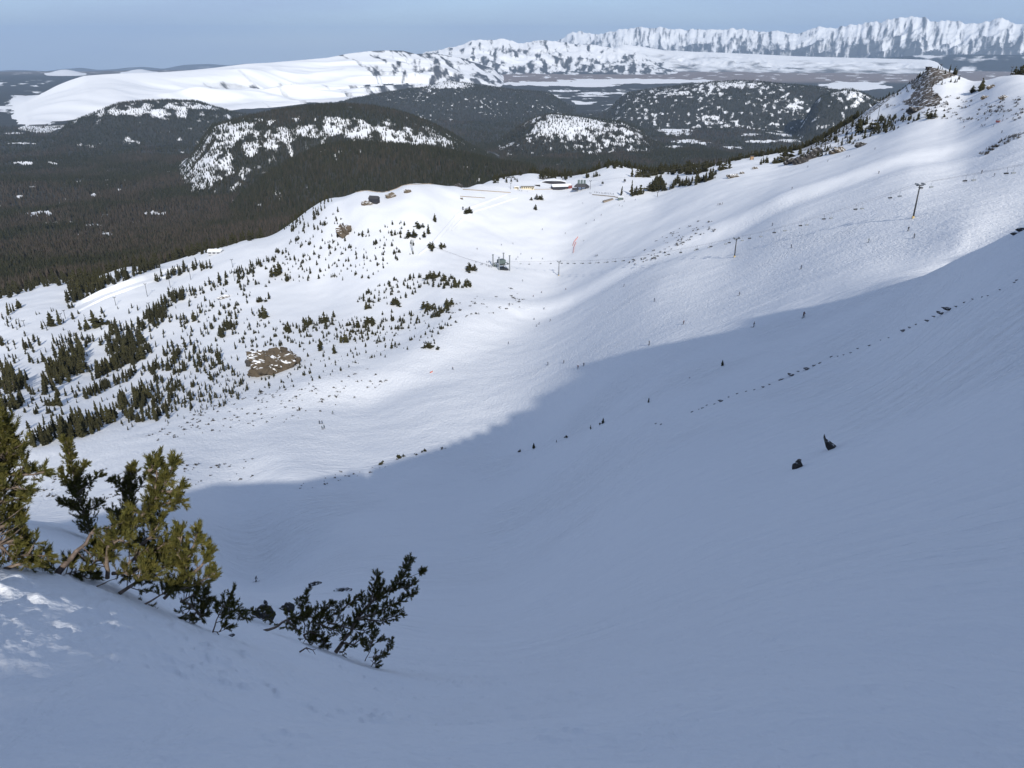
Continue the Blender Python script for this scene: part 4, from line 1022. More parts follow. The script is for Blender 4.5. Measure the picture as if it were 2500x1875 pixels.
MB().poly([(-11, -6, 4.2), (11, -6, 4.2), (11, 6, 4.2), (-11, 6, 4.2), (-7, -2, 8.2), (6, -2, 8.2), (6, 3, 8.2), (-7, 3, 8.2)], [(0, 1, 5, 4), (1, 2, 6, 5), (2, 3, 7, 6), (3, 0, 4, 7), (4, 5, 6, 7), (3, 2, 1, 0)]).build('roof', M_ROOF, t)
for k in (-4.6, -.4, 3.8): MB().box((k, .8, 10.6), (3.0, 3.2, 5.6)).build('roof_housing', M_HOUSING, t)
MB().box((-8.5, -6.5, 1.4), (9, 4, 2.4)).build('platform', M_STEEL, t); MB().box((-8.5, -6.5, 2.75), (9.6, 4.6, .3)).build('platform_roof', M_ROOF, t)
cab = MB().box((0, 0, -3.0), (1.9, 1.5, 1.7)).box((0, 0, -2.0), (1.6, 1.2, .4)).tube([(0, 0, 0), (0, .1, -1.0), (0, 0, -1.9)], .07, 5).mesh('gondola_cabin', M_STEEL)
g0 = spot(1441, 462, 500) + Vector((0, 0, 11.5)); g1 = spot(1863, 388, 500) + Vector((0, 0, 11.5))
o = MB().tube([g0.lerp(g1, k / 10) - Vector((0, 0, 5 * 4 * (k / 10) * (1 - k / 10))) for k in range(11)], .06, 4).build('haul_rope', M_ROPE, label='gondola rope rising from the station over the snowfield'); o['category'] = 'rope'
for k, lab in ((.075, 'gondola cabin just leaving the station'), (.21, 'gondola cabin higher over the empty snowfield')):
    o = obj('gondola_cabin', cab, loc=g0.lerp(g1, k) - Vector((0, 0, 5 * 4 * k * (1 - k))), label=lab, category='gondola cabin'); o.scale = (1.5,) * 3
house(914, 495, 10.5, 8, 5.2, 'dark wooden cabin on top of the knoll', M_DARKWALL, M_ROOF, rz=R(-18), gable=3.0, win=2, name='cabin', cat='cabin')
house(527, 619, 17, 12, 4.0, 'white roofed shed at the edge of the valley forest', simple('pale_wall', (.42, .43, .45), .85), gable=2.2, win=3, name='shed', cat='shed')
house(2268, 163, 6.5, 4.0, 2.6, 'small dark lift hut on the rocky summit', M_DARKWALL, M_ROOF, name='hut', cat='hut', rmin=700)
house(1835, 390, 4.2, 4.0, 4.6, 'narrow wooden hut with a brown wall on the upper slope', M_WOOD, M_ROOF, gable=1.2, name='hut', cat='hut', rmin=700)
house(1515, 488, 6.5, 4, 3.6, 'small grey box hut at the end of the queue fence', M_HOUSING, M_SNOWTOP, name='hut', cat='hut')
p = spot(1485, 491, 500)
t = thing('ramp', 'weathered wooden ramp half buried below the queue fence', 'ramp', p, R(12)); MB().poly([(-7, -2.5, -1), (6, -2.5, -1), (6, 2.5, -1), (-7, 2.5, -1), (-7, -2.5, .5), (6, -2.5, 3.2), (6, 2.5, 3.2), (-7, 2.5, .5)], [(4, 5, 6, 7), (0, 1, 5, 4), (1, 2, 6, 5), (2, 3, 7, 6), (3, 0, 4, 7), (3, 2, 1, 0)]).build('deck', simple('weathered_wood', (.20, .17, .14), .9), t)
# ------------------------------------------------------------------ fences, nets, banks of ploughed snow
def along(pts, step=6.0, rmin=300):
    P_ = []
    for a, b in zip(pts[:-1], pts[1:]):
        n = max(2, int(math.hypot(b[0] - a[0], b[1] - a[1]) / step))
        P_ += [(a[0] + (b[0] - a[0]) * k / n, a[1] + (b[1] - a[1]) * k / n) for k in range(n)]
    P_.append(pts[-1])
    return [Vector(x) for x in ground([q[0] for q in P_], [q[1] for q in P_], rmin)]
def fence(pts, h, mat, lab, name='snow_fence', cat='fence', rmin=300):
    g = along(pts, 6, rmin); h = h * .72
    t = thing(name, lab, cat, g[0])
    m = MB(); o0 = g[0]
    for a, b in zip(g[:-1], g[1:]):
        a, b = a - o0, b - o0; d = Vector((b.y - a.y, a.x - b.x, 0)).normalized() * .08
        m.poly([a - d, b - d, b + d, a + d, a - d + Vector((0, 0, h)), b - d + Vector((0, 0, h)), b + d + Vector((0, 0, h)), a + d + Vector((0, 0, h))], [(0, 1, 5, 4), (2, 3, 7, 6), (4, 5, 6, 7), (1, 2, 6, 5), (3, 0, 4, 7)])
    m.build('netting', mat, t)
    for q_ in g[::2]:
        MB().box(tuple(q_ - o0 + Vector((0, 0, h / 2))), (.22, .22, h + .5)).build('post', M_WOOD, t)
fence([(1130,463),(1247,471)], 1.5, M_FENCE, 'long tan snow fence running from the knoll to the lodge')
fence([(1124,480),(1184,484)], 1.3, M_FENCE, 'short tan snow fence below the long one on the knoll')
fence([(868,470),(940,458),(1000,451),(1058,449)], 1.2, M_FENCE, 'tan fence along the skyline of the knoll')
fence([(1446,476),(1499,481),(1512,485)], 1.6, M_FENCE, 'tan queue fence in front of waiting skiers')
fence([(1304,463),(1385,462)], 1.1, M_FENCE, 'low fence along the terrace of the lodge')
fence([(1411,579),(1402,590),(1398,600)], 1.3, M_ORANGE, 'upper orange safety net on the middle of the run', 'safety_net', 'safety net')
fence([(1406,592),(1401,604),(1399,618)], 1.3, M_ORANGE, 'lower orange safety net on the middle of the run', 'safety_net', 'safety net')
fence([(2431,299),(2440,299)], 2.0, M_ORANGE, 'small orange banner among skiers on the upper run', 'banner', 'banner')
fence([(1050,911),(1056,908)], 1.0, M_ORANGE, 'tiny orange flag lying on the lit snow above the shadow', 'flag', 'flag')
def bank(pts, wdt, h, lab, rmin=300):
    g = along(pts, 8, rmin); m = MB()
    for i, p in enumerate(g):
        a = g[max(i - 1, 0)]; b = g[min(i + 1, len(g) - 1)]
        d = Vector((b.y - a.y, a.x - b.x, 0)).normalized()
        e = math.sin(math.pi * min(1, max(0, i / (len(g) - 1)))) ** .35
        prof = [(-.5, -.6), (-.28, .55), (-.08, 1.0), (.08, .95), (.30, .35), (.5, -.6)]
        m.V += [tuple(p + d * (x * wdt) + Vector((0, 0, z * h * (e if z > 0 else 1)))) for x, z in prof]
    for i in range(len(g) - 1):
        for k in range(5): m.F.append((i * 6 + k, i * 6 + k + 1, i * 6 + 7 + k, i * 6 + 6 + k))
    m.build('snow_bank', M_SNOW2, None, True, label=lab, kind='structure')
_k = NT('bank_snow'); _k.col(SNOW); M_SNOW2 = _k.done(_k.bump(_k.noise(_k.pos(), .7, 4), .3, .3), .8)
bank([(174,752),(250,716),(345,683),(443,651)], 13, 5.0, 'long groomed snow wall of the half pipe')
bank([(190,760),(262,726),(352,694),(430,668)], 7, 2.2, 'lower rim of the half pipe')
bank([(1238,473),(1180,495),(1140,510),(1112,528),(1085,560),(1052,598),(1020,622)], 5, 1.6, 'ploughed rim of the cat track on the knoll')
bank([(1262,482),(1200,503),(1160,515),(1128,534),(1100,562)], 4, 1.1, 'lower rim of the cat track on the knoll')
# ------------------------------------------------------------------ skiers
def skin_mesh(joints, bones, name, levels=1):
    m = bpy.data.meshes.new(name); m.from_pydata([j[0] for j in joints], bones, [])
    o = bpy.data.objects.new(name, m); COL.objects.link(o)
    o.modifiers.new('s', 'SKIN'); sv = m.skin_vertices[0].data
    for i, j in enumerate(joints): sv[i].radius = (j[1], j[1])
    sv[0].use_root = True
    sub = o.modifiers.new('u', 'SUBSURF'); sub.levels = levels; sub.render_levels = levels
    dg = bpy.context.evaluated_depsgraph_get()
    r = bpy.data.meshes.new_from_object(o.evaluated_get(dg)); r.name = name
    bpy.data.objects.remove(o); return r
def skier_joints(k):
    s = 1 if k else -1
    return ([((0, 0, .92), .135), ((0, .06, 1.15), .15), ((0, .12, 1.40), .16), ((0, .15, 1.52), .06), ((0, .19, 1.66), .105), ((0, .20, 1.74), .09),
             ((-.19, .12, 1.43), .07), ((-.33, .20, 1.20), .055), ((-.36, .42, 1.10), .05), ((.19, .12, 1.43), .07), ((.33, .18, 1.20), .055), ((.36, .40, 1.12), .05),
             ((-.11, .02, .85), .105), ((-.14, .15, .50), .08), ((-.14, .0, .12), .075), ((-.14, .12, .07), .055), ((.11, .02, .85), .105), ((.15, .15, .50), .08), ((.15, .0, .12), .075), ((.15, .12, .07), .055)],
            [(0, 1), (1, 2), (2, 3), (3, 4), (4, 5), (2, 6), (6, 7), (7, 8), (2, 9), (9, 10), (10, 11), (0, 12), (12, 13), (13, 14), (14, 15), (0, 16), (16, 17), (17, 18), (18, 19)])
def cloth(name, c): return simple(name, c, .8, var=.12)
M_SKIN = cloth('face', (.40, .25, .18)); M_HELM = cloth('helmet', (.03, .03, .035)); M_PANTS = [cloth('trousers', c) for c in ((.03, .03, .035), (.05, .06, .09), (.09, .08, .07))]
M_JKT = [cloth('jacket', c) for c in ((.03, .032, .04), (.04, .06, .11), (.10, .035, .03), (.07, .075, .08), (.05, .08, .06))]
M_SKI = cloth('ski', (.06, .06, .07))
jn, bn = skier_joints(1)
BODY = skin_mesh(jn, bn, 'person', 1)
def dressed(j, pnt):
    m = BODY.copy(); m.materials.clear()
    for x in (M_JKT[j], M_PANTS[pnt], M_HELM, M_SKIN): m.materials.append(x)
    for f in m.polygons:
        c = f.center
        f.material_index = 2 if c.z > 1.66 or (c.z > 1.56 and c.y < .18) else 3 if c.z > 1.53 else 1 if c.z < .93 and abs(c.x) < .30 else 0
        f.use_smooth = True
    return m
def add_gear(m):
    """skis and poles joined into the small far figures"""
    b = bmesh.new(); b.from_mesh(m)
    k = MB()
    for sx in (-.14, .15): k.box((sx, .1, .012), (.10, 1.75, .03))
    for sx in (-.37, .37): k.tube([(sx, .42, 1.12), (sx * 1.15, .10, .02)], .014, 4)
    t2 = k.mesh('tmp'); n0 = len(b.faces); b.from_mesh(t2); b.faces.ensure_lookup_table()
    for f in b.faces[n0:]: f.material_index = 2
    r = bpy.data.meshes.new('person'); b.to_mesh(r); b.free()
    for x in m.materials: r.materials.append(x)
    return r
FAR = [add_gear(dressed(j, p_)) for j, p_ in ((0, 0), (1, 0), (2, 0), (3, 1), (4, 2), (0, 2))]
PEOPLE = [(1324,561),(1380,571),(1431,547),(1451,539),(1468,526),(1423,497),(1512,503),(1519,504),(1165,609),(1224,599),(1252,596),(1264,629),(1260,634),(1272,621),(1298,632),(1325,633),(1425,589),(1453,626),(1456,626),(1459,625),(1276,687),
 (1162,641),(1174,647),(1177,646),(1189,641),(1193,641),(1199,642),(1187,649),(1192,651),(1196,652),(1200,653),
 (1452,470),(1456,471),(1460,471),(1464,472),(1468,472),(1471,473),(1475,473),(1478,473),(1482,473),(1486,474),(1490,474),(1494,475),(1498,475),(1440,472),(1443,473),(1265,465),(1269,466),(1274,467),(1287,469),
 (1381,708),(1322,715),(1302,725),(1328,755),(1343,784),(1304,781),(1316,792),(1310,797),(1242,840),(1523,700),(1804,722),(1668,792),(1585,843),(1598,736),(1338,891),(1376,887),(1411,900),(1425,894),(1839,799),(1961,776),(1955,657),(1932,605),
 (2353,313),(2395,309),(2399,310),(2404,308),(2425,309),(2406,294),(2434,296),(2448,296),(2472,292),(2449,286),(2352,299),(2445,325),(2396,424),(2426,431),(2217,564),(2232,581),(2121,592),(1972,409),(2021,395),(2067,384),(2073,383),(1934,462),(1886,551),(2145,424),(2136,365),
 (813,1011),(780,1035),(787,1035),(787,1048),(792,1046),(1106,902),(1524,493),(1551,489),(1752,501),(1756,501),(1759,500),(1763,499),(1663,590)]
MARKS = [(1224,645,'the bottom lift terminal'),(1364,660,'the yellow footed lift tower'),(1793,610,'the middle lift tower'),(2229,500,'the highest lift tower'),(1475,478,'the queue fence'),(1290,460,'the cream building'),(1403,597,'the orange safety nets'),(2434,298,'the orange banner'),(660,890,'the rock outcrop'),(1600,830,'the shadow edge bend'),(1380,910,'the shadow notch'),(1053,908,'the tiny orange flag'),(2050,362,'the tan boulders'),(1660,580,'the mid run scrub'),(1950,750,'the high shadow edge'),(1147,655,'the dark windswept pine'),(1310,500,'the round brown bush')]
byk = {}
for u, v in PEOPLE:
    d, mu, mv, nm = min((math.hypot(u - a, (v - b) * 1.3), a, b, n) for a, b, n in MARKS)
    du, dv = u - mu, v - mv
    w_ = ('right of' if du > 0 else 'left of') if abs(du) > 1.6 * abs(dv) else ('below' if dv > 0 else 'above') if abs(dv) > 1.6 * abs(du) else ('below and right of' if du > 0 else 'below and left of') if dv > 0 else ('above and right of' if du > 0 else 'above and left of')
    byk.setdefault((w_, nm, 'close' if d < 28 else 'just' if d < 60 else 'some way' if d < 110 else 'far'), []).append((u, v))
for (w_, nm, far_), lst in byk.items():
    g = ground([a for a, _ in lst], [b for _, b in lst], 200)
    for i, q_ in enumerate(g):
        m = random.choice(FAR)
        o = obj('person', m, loc=Vector(q_) + Vector((0, 0, .02)), category='person', label=('dark clad skier ' if len(lst) == 1 else 'grouped dark clad skier ') + far_ + ' ' + w_ + ' ' + nm)
        if len(lst) > 1: o['group'] = 'skiers ' + far_ + ' ' + w_ + ' ' + nm
        o.rotation_euler.z = random.uniform(0, 6.28); o.scale = (1.12,) * 3
# the near skier, alone in the shaded bowl
p = spot(624, 1421, 60, 400)
t = thing('person', 'lone skier in black turning in the shaded bowl with arms spread', 'person', p, R(-60))
jn2 = [list(x) for x in jn]
jn2[7][0] = (-.45, .22, 1.36); jn2[8][0] = (-.66, .34, 1.26); jn2[10][0] = (.44, .20, 1.34); jn2[11][0] = (.64, .36, 1.22)
jn2 = [(tuple(a), b_) for a, b_ in jn2]
BODY = skin_mesh(jn2, bn, 'body', 2); bm_ = dressed(0, 0); bm_.name = 'body'
o = obj('body', bm_, parent=t)
for sx in (-.14, .15): MB().box((sx, .1, .015), (.10, 1.7, .03)).poly([(sx - .05, .95, .0), (sx + .05, .95, 0), (sx + .03, 1.12, .09), (sx - .03, 1.12, .09)], [(0, 1, 2, 3)]).build('ski', M_SKI, t)
for sx in (-.65, .63): MB().tube([(sx, .36, 1.25), (sx * 1.35, -.25, .25)], .014, 5).build('ski_pole', M_SKI, t)
t.scale = (1.15,) * 3; t.rotation_euler.x = R(-8)
# ------------------------------------------------------------------ rocks
def rock_material(name, c, snow=.62, amp=1.1):
    k = NT(name)
    n = k.noise(k.pos(obj_space=True), 2.2, 6, .65); n2 = k.noise(k.pos(obj_space=True, sc=(1, 1, 3)), 5.0, 5, .7)
    base = k.mix(n2, tuple(x * .55 for x in c), tuple(x * 1.35 for x in c))
    sep = k.n('SeparateXYZ'); k.t.links.new(k.n('NewGeometry').outputs['Normal'], sep.inputs[0])
    f = k.ramp(k.math('ADD', sep.outputs['Z'], k.math('MULTIPLY', k.math('SUBTRACT', n, .5), amp)), snow, snow + .10)
    k.col(k.mix(f, base, SNOW))
    return k.done(k.bump(n2, .6, .06), .9)
M_ROCK = rock_material('rock_brown', (.095, .076, .056), .72); M_ROCKT = rock_material('rock_tan', (.12, .098, .072), .82); M_ROCKD = rock_material('rock_dark', (.05, .047, .045), .93)
M_OUT = rock_material('rock_outcrop', (.085, .069, .050), .83, 2.0)
def rock_mesh(name, mat, seed, sub=3, rough=.45, flat=.6, sx=1.0):
    b = bmesh.new(); bmesh.ops.create_icosphere(b, subdivisions=sub, radius=1)
    co = np.array([v.co[:] for v in b.verts])
    off = seed * 13.7
    d = 1 + rough * (fbm(co[:, 0] * 1.3 + off + co[:, 2], co[:, 1] * 1.3 - co[:, 2] * .8, 4, seed) * 1.4 + .25 * np.round(2 * gnoise(co[:, 0] * 2 + off, co[:, 1] * 2 + co[:, 2] * 2, seed + 5)))
    co = co * d[:, None]; co[:, 2] *= flat; co[:, 0] *= sx
    for v, c in zip(b.verts, co): v.co = c
    m = bpy.data.meshes.new(name); b.to_mesh(m); b.free(); m.materials.append(mat)
    return m
def rock(u, v, wpx, hpx, mat, lab, seed, rmin=150, sub=4, group=None, rz=None, name='rock', cat='rock', rmax=1480, sink=.35):
    p = spot(u, v, rmin, rmax)
    W, H = metres(wpx, p), metres(hpx, p)
    o = obj(name, rock_mesh(name, mat, seed, sub), loc=p + Vector((0, 0, H * (.5 - sink))), label=lab, category=cat)
    o.scale = (W / 2, max(W * .32, H * .5), H / 1.1); o.rotation_euler.z = math.atan2(-p[0], p[1]) + (random.uniform(-.25, .25) if rz is None else rz)
    if group: o['group'] = group
    return o
rock(664, 908, 100, 64, M_OUT, 'big brown rock outcrop veined with snow on the wooded slope', 1, sub=5, sink=.24, name='rock_outcrop', cat='rock outcrop')
rock(702, 884, 44, 32, M_OUT, 'brown rock rib at the end of the big outcrop nearest the open run', 2, sub=4)
rock(622, 890, 30, 44, M_ROCKD, 'dark snow banded ledge at the wooded end of the big outcrop', 3, sub=4)
rock(841, 572, 34, 32, M_ROCK, 'brown cliff face low on the steep side of the knoll', 4)
rock(894, 499, 24, 10, M_ROCKT, 'flat tan boulder beside the dark cabin', 5); rock(954, 482, 22, 14, M_ROCKT, 'tan split boulder near the knoll skyline', 6); rock(995, 470, 16, 10, M_ROCKT, 'rounded tan boulder just under the knoll fence', 7)
rock(1120, 456, 16, 10, M_ROCKD, 'dark broken rock at the end of the knoll', 8); rock(1127, 486, 8, 5, M_ROCK, 'small brown rock under the short tan fence', 9)
rock(2047, 372, 38, 15, M_ROCKT, 'long tan boulder at the foot of the rocky ridge', 10, 400); rock(2103, 357, 26, 11, M_ROCKD, 'dark brown boulder next to the long tan one', 11, 400); rock(2235, 273, 32, 13, M_ROCKD, 'dark brown crag in the scrub below the summit talus', 12, 400)
for k, (u, v, w_, h_, lab) in enumerate([(1930,400,26,16,'lowest block of the dark rock band beside the run'),(1953,399,30,20,'squat dark block in the middle of the rock band'),(1978,388,26,20,'upper dark block of the rock band'),(1998,374,24,16,'topmost dark block of the rock band'),(1915,392,16,12,'end block of the rock band under the brown pine')]): rock(u, v, w_, h_, M_ROCKD, lab, 20 + k, 400)
for k, (u, v, w_, h_, lab) in enumerate([(1790,433,24,11,'reddish rock showing through snow on the upper run'),(1843,412,12,6,'small dark rock on the snow below the narrow hut'),(1812,424,10,6,'small rock between two bushes on the upper run'),(2420,215,14,8,'dark rock by the lone olive pine on the ridge'),(2450,240,16,7,'low dark rock on the upper snowfield of the ridge'),(2405,240,14,7,'brown rock ledge under the lone olive pine'),(550,725,30,7,'line of grey boulders by the terrain park trees')]): rock(u, v, w_, h_, M_ROCK, lab, 30 + k, 400)
# the shaded slope
def sliver(u, v, w_, h_, lab, seed, rz, group=None, rmin=60):
    o = rock(u, v, w_, h_, M_ROCKD, lab, seed, rmin, 3, group, rz, 'rock', 'rock', 500, .3)
    o.rotation_euler.y = random.uniform(-.3, .3); return o
sliver(1947, 1142, 20, 22, 'dark jagged rock pile alone on the shaded slope', 40, 0); sliver(1952, 1125, 9, 6, 'small dark stone above the jagged rock pile', 41, 0)
p = spot(2022, 1100, 40, 400); s_ = metres(1, p)
fin = MB().poly([(-15 * s_, 0, 30 * s_), (-9 * s_, .2, 18 * s_), (-2 * s_, .3, 15 * s_), (12 * s_, .2, 7 * s_), (15 * s_, 0, 5 * s_), (4 * s_, 0, -5 * s_), (-6 * s_, 0, 7 * s_)] + [(x * s_, 1.0, z * s_) for x, z in ((-15, 29), (-9, 17), (-2, 14), (12, 6), (15, 4), (4, -5), (-6, 6))], [(6, 5, 4, 3, 2, 1, 0), (7, 8, 9, 10, 11, 12, 13)] + [(i, (i + 1) % 7, 7 + (i + 1) % 7, 7 + i) for i in range(7)])
o = fin.build('rock_fin', M_ROCKD, loc=p, label='pointed black rock fin sticking out of the shaded slope', category='rock'); o.rotation_euler.z = math.atan2(-p.x, p.y)
LINE = [(1690,1006,10),(1706,1001,5),(1716,996,6),(1726,991,5),(1745,985,9),(1762,978,12),(1780,970,8),(1800,962,6),(1822,955,7),(1842,950,5),(1864,945,10),(1880,938,8),(1908,928,12),(1934,916,16),(1950,909,7),(1972,900,16),(1988,893,9),(2002,885,6),(2030,873,6),(2045,870,5),(2060,866,5),(2078,860,8),(2095,850,9),(2124,843,6),(2150,831,4),(2170,825,4),(2207,808,12),(2222,800,8),(2237,792,7),(2266,782,12),(2282,775,12),(2300,766,20),(2318,757,22),(2336,747,12),(2355,738,6),(2375,732,8),(2398,724,5),(2412,721,6),(2442,706,5),(2478,690,7),(2483,682,7),(1615,1034,6),(1602,1036,5),(1684,921,6)]
GL = ground([a for a, _, _ in LINE], [b for _, b, _ in LINE], 40, 500)
big = {15: 'largest black stone in the string of rocks on the shaded slope', 31: 'long dark rib near the upper end of the rock string', 32: 'long dark rib at the very crown of the rock string'}
for k, (u, v, w_) in enumerate(LINE):
    w_ = w_ * (1.0 if k in big else random.uniform(.55, 1.15))
    sliver(u, v + random.uniform(-2, 2), w_ * 1.25, max(1.6, w_ * .24), big.get(k, 'dark stone in the string of rocks crossing the shaded slope'), 50 + k % 9, .5, None if k in big else 'string of dark stones', 40)
for u, v, w_, h_, lab in [(2492,562,18,7,'dark rocks on the shaded rim where it meets the lit slope'),(2476,572,12,5,'small dark rock on the shaded rim'),(770,1426,26,8,'dark slab showing above the windswept pine'),(838,1442,36,6,'thin dark sliver of rock beyond the windswept pine'),(757,1432,6,12,'tiny upright stone beside the dark slab'),(702,1487,30,24,'round dark boulder beyond the sapling'),(648,1500,42,34,'grey boulder overgrown by dwarf pine'),(649,1472,9,12,'pointed stone above the overgrown boulder'),(565,1552,14,5,'flat dark stone by the foot of the sapling')]:
    rock(u, v + h_ * .3, w_, h_, M_ROCKD, lab, 70 + int(u) % 17, 8, 3, None, 0, rmax=400, sink=.15)
# ------------------------------------------------------------------ the pines close by
M_NEEDLE = None
def needle_material():
    k = NT('pine_needles')
    n = k.noise(k.pos(), 9.0, 3, .6)
    v_ = k.attr('shade')
    c = k.mix(v_, (.098, .096, .024), (.046, .050, .017))
    c = k.mix(k.ramp(n, .35, .75), c, (.118, .104, .028))
    k.col(c); k.b.inputs['Specular IOR Level'].default_value = .12
    return k.done(rough=.7)
M_NEEDLE = needle_material()
M_TWIG = simple('pine_bark', (.16, .125, .10), .9, var=.4, scale=14.0); M_SNAG = simple('bare_wood', (.13, .10, .085), .9, var=.45, scale=10.0)
def tuft_template(seed, n=44):
    rg = np.random.default_rng(seed); T = []
    for i in range(n):
        s = rg.random() ** .8; a = rg.uniform(0, 6.28); sp = rg.uniform(.45, .85) * (1 - .35 * s)
        base = np.array([0, 0, s * .72]); L = rg.uniform(.26, .40)
        d = np.array([math.cos(a) * math.sin(sp), math.sin(a) * math.sin(sp), math.cos(sp)])
        sd_ = np.cross(d, [math.cos(a + 1.2), math.sin(a + 1.2), .3]); sd_ /= np.linalg.norm(sd_)
        T.append([base - sd_ * .026, base + sd_ * .026, base + d * L])
    return np.array(T)                                       # n,3,3 ; unit length about 1 along z
TUFTS = [tuft_template(s) for s in range(6)]
def frame(d, rg):
    d = d / (np.linalg.norm(d) + 1e-9); a = np.cross(d, rg.normal(size=3)); a /= np.linalg.norm(a) + 1e-9
    return np.stack([a, np.cross(d, a), d], 0)
def near_pine(label, stems, dist, seed, tuft=.17, spacing=.085, twig=.30, thick=.05, t0=.12, dense=1.0, name='pine_tree', cat='tree', bare=False, base_mat=None, group=None, spread=1.0):
    """stems: lists of photograph points (u, v, distance offset) whose 3-D line runs at the tree's own distance; twigs and needle tufts grow round it"""
    rg = np.random.default_rng(seed)
    wood, tv, sh = MB(), [], []
    def w3(u, v, dd):
        az, q = pix(u, v); r = dist + dd
        return np.array([r * math.sin(az), r * math.cos(az), r * float(q)])
    for st in stems:
        opts = st[-1] if isinstance(st[-1], dict) else {}
        pts = [w3(*p) for p in st if not isinstance(p, dict)]
        # resample the stem
        L = [0.0]
        for a, b in zip(pts[:-1], pts[1:]): L.append(L[-1] + np.linalg.norm(b - a))
        n = max(4, int(L[-1] / .09)); ss = np.linspace(0, L[-1], n)
        P_ = np.stack([np.interp(ss, L, [p[k] for p in pts]) for k in range(3)], 1)
        P_[1:-1] += rg.normal(0, .010, (n - 2, 3))
        th = opts.get('thick', thick) * .5
        wood.tube([Vector(p) for p in P_], list(np.interp(ss / L[-1], [0, 1], [th, th * .22])), 7)
        if opts.get('bare'): continue
        tw, dn = opts.get('twig', twig), opts.get('dense', dense)
        s0 = opts.get('t0', t0)
        cnt = int(L[-1] / spacing * dn * 1.9)
        for k in range(cnt):
            t = s0 + (1 - s0) * (k + rg.random()) / cnt
            f = t * (n - 1); i = min(int(f), n - 2)
            p = P_[i] + (P_[i + 1] - P_[i]) * (f - i); d0 = P_[i + 1] - P_[i]; d0 /= np.linalg.norm(d0)
            o = rg.normal(size=3); o -= d0 * o.dot(d0); o /= np.linalg.norm(o)
            d = o * rg.uniform(.6, 1.0) * spread + d0 * rg.uniform(.2, .9) + np.array([0, 0, .30])
            d /= np.linalg.norm(d)
            LL = tw * .82 * (1.15 - .75 * t) * rg.uniform(.3, 1.1)
            e = p + d * LL; d2 = d * .7 + np.array([0, 0, .55]) + rg.normal(0, .15, 3)
            mid = p + d * LL * .6 + np.array([0, 0, -.03 * LL])
            wood.tube([Vector(p), Vector(mid), Vector(e)], [.007, .005, .003], 4, False)
            shade = rg.random()
            ends = [(e, d2, 1.0)]
            for _ in range(rg.integers(2, 5)):
                fr_ = rg.uniform(.45, .98); q_ = p + d * LL * fr_
                ends.append((q_, d + rg.normal(0, .7, 3) + np.array([0, 0, .35]), rg.uniform(.65, .95)))
            for q_, dd, sc in ends:
                M = frame(np.asarray(dd, float), rg); T = TUFTS[rg.integers(0, 6)]
                s = tuft * sc * rg.uniform(.8, 1.15)
                W = T.copy(); W[..., :2] *= 1.1
                tv.append((W * s) @ M + q_ - (M[2] * s * .15)); sh.append(np.full(len(T) * 3, np.clip(shade + rg.normal(0, .2), 0, 1)))
        # leader tuft
        dd = P_[-1] - P_[-3]
        for _ in range(3):
            M = frame(dd + rg.normal(0, .02, 3), rg); W = TUFTS[rg.integers(0, 6)] * tuft * 1.15
            tv.append(W @ M + P_[-1] - M[2] * tuft * .5); sh.append(np.full(len(W) * 3, .3))
    root = pts0 = w3(*stems[0][0])
    t = thing(name, label, cat, Vector(root), 0, group)
    for i, v in enumerate(wood.V): wood.V[i] = tuple(np.array(v) - root)
    wood.build('trunk', base_mat or M_TWIG, t, True)
    if tv:
        V = np.concatenate(tv).reshape(-1, 3) - root
        m = mesh_np('crown', V, np.arange(len(V)).reshape(-1, 3), False); attr(m, 'shade', np.concatenate(sh)); m.materials.append(M_NEEDLE)
        obj('crown', m, parent=t)
    return t
def dist_at(u, v, lo=4, hi=60):
    p = spot(u, v, lo, hi); return math.hypot(p.x, p.y)
D4 = dist_at(300, 1445); print('D4', D4)
